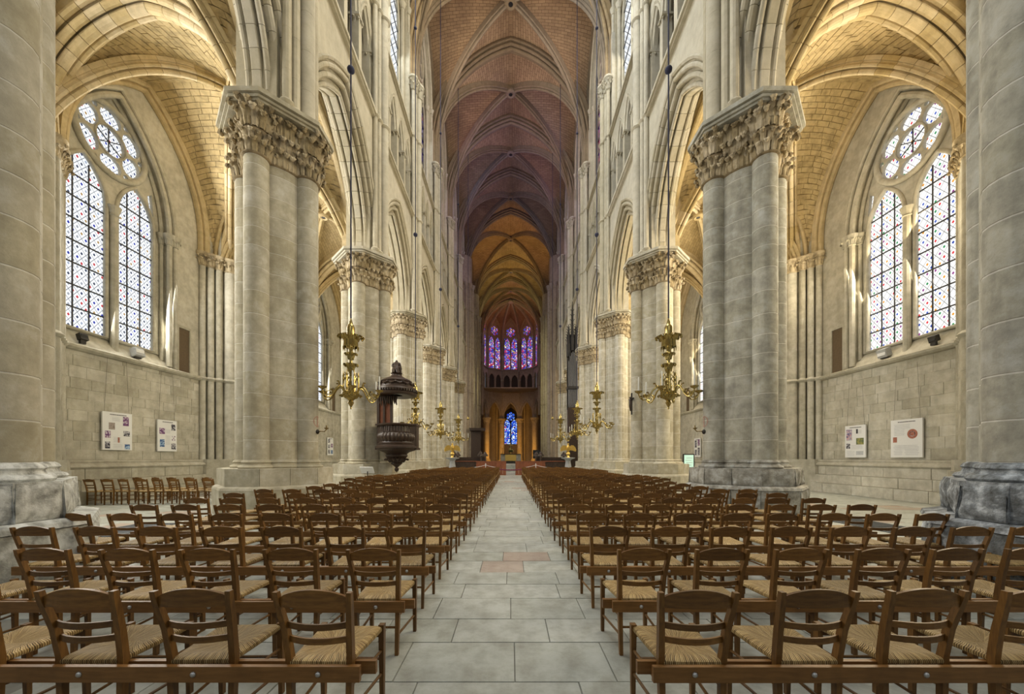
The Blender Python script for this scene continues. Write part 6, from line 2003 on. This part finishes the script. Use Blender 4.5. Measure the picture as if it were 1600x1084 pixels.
mb = MB(); mb.obox((0, 0, 0.9), (0.035, 0, 0), (0, 0.03, 0), (0, 0, 0.9)); mb.obox((0, 0, 1.4), (0.3, 0, 0), (0, 0.03, 0), (0, 0, 0.035)); mb.lathe([(0.07, 0), (0.06, 0.06), (0.03, 0.12)], 10); mk('cross', mb, M['gold'], r)
# dark canopy seat on the left and black screen on the right of the crossing
r = empty('canopied_seat', (-5.0, 53.0, PZ), 'dark canopied wooden seat at the left crossing pillar', 'seat')
mb = MB(); mb.obox((0.0, 0.3, 2.4), (0.7, 0, 0), (0, 0.06, 0), (0, 0, 2.4)); mk('back_panel', mb, M['darkwood'], r)
mb = MB(); mb.obox((0.25, 0, 4.85), (1.05, 0, 0), (0, 0.6, 0), (0, 0, 0.14)); mb.obox((0.25, 0, 5.02), (1.12, 0, 0), (0, 0.66, 0), (0, 0, 0.05)); mk('flat_canopy', mb, M['darkwood'], r)
mb = MB(); mb.obox((0, -0.1, 0.5), (0.6, 0, 0), (0, 0.35, 0), (0, 0, 0.5)); mk('seat', mb, M['darkwood'], r)
r = empty('black_screen', (3.6, 52.0, PZ), 'black screen on a stand at the right crossing pillar', 'screen')
mb = MB(); mb.obox((0, 0, 1.35), (0.5, 0, 0), (0, 0.05, 0), (0, 0, 0.6)); mk('display', mb, M['black'], r)
mb = MB(); mb.obox((0, 0.05, 0.4), (0.06, 0, 0), (0, 0.06, 0), (0, 0, 0.4)); mb.obox((0, 0, 0.03), (0.4, 0, 0), (0, 0.3, 0), (0, 0, 0.03)); mk('stand', mb, M['iron'], r)
# dark organ case hung on the right before the crossing
r = empty('organ_case', (6.02, 36.2, 0), 'tall dark organ case with spired top between the far right nave pillars', 'organ')
mb = MB(); mb.obox((0, 0, 3.2), (0.42, 0, 0), (0, 0.6, 0), (0, 0, 3.2)); mk('lower_case', mb, M['darkwood'], r)
mb = MB(); mb.obox((0, 0, 8.3), (0.50, 0, 0), (0, 0.6, 0), (0, 0, 0.12)); mb.obox((0, 0.5, 10.0), (0.46, 0, 0), (0, 0.1, 0), (0, 0, 3.7)); mk('upper_case', mb, M['iron'], r)
for i in range(7):
    mb = MB(); hgt = 4.0 + 0.9 * math.sin(PI * i / 6); mb.lathe([(0.03, 6.4), (0.06, 6.9), (0.06, 6.9 + hgt), (0.03, 6.9 + hgt + 0.02)], 10, (-0.39 + 0.13 * i, -0.3, 0), caps=False); mk('organ_pipe', mb, M['pewter'], r, smooth=True, ang=0.6)
for i, (dx, h0, hh) in enumerate(((-0.36, 12.6, 2.0), (0, 13.2, 3.6), (0.36, 12.6, 2.0))):
    mb = MB(); mb.lathe([(0.20, h0 - 1.2), (0.22, h0), (0.15, h0 + 0.1), (0.10, h0 + hh * 0.6), (0.02, h0 + hh)], 6, (dx, 0.1, 0), caps=False)
    for t in range(6): leaf_mb(mb, Matrix.Translation((dx + 0.2 - 0.03 * t, 0.1, h0 + 0.3 + t * hh * 0.13)), 0.5); leaf_mb(mb, Matrix.Translation((dx - 0.2 + 0.03 * t, 0.1, h0 + 0.3 + t * hh * 0.13)) @ Matrix.Rotation(PI, 4, 'Z'), 0.5)
    mk('spire', mb, M['iron'], r)
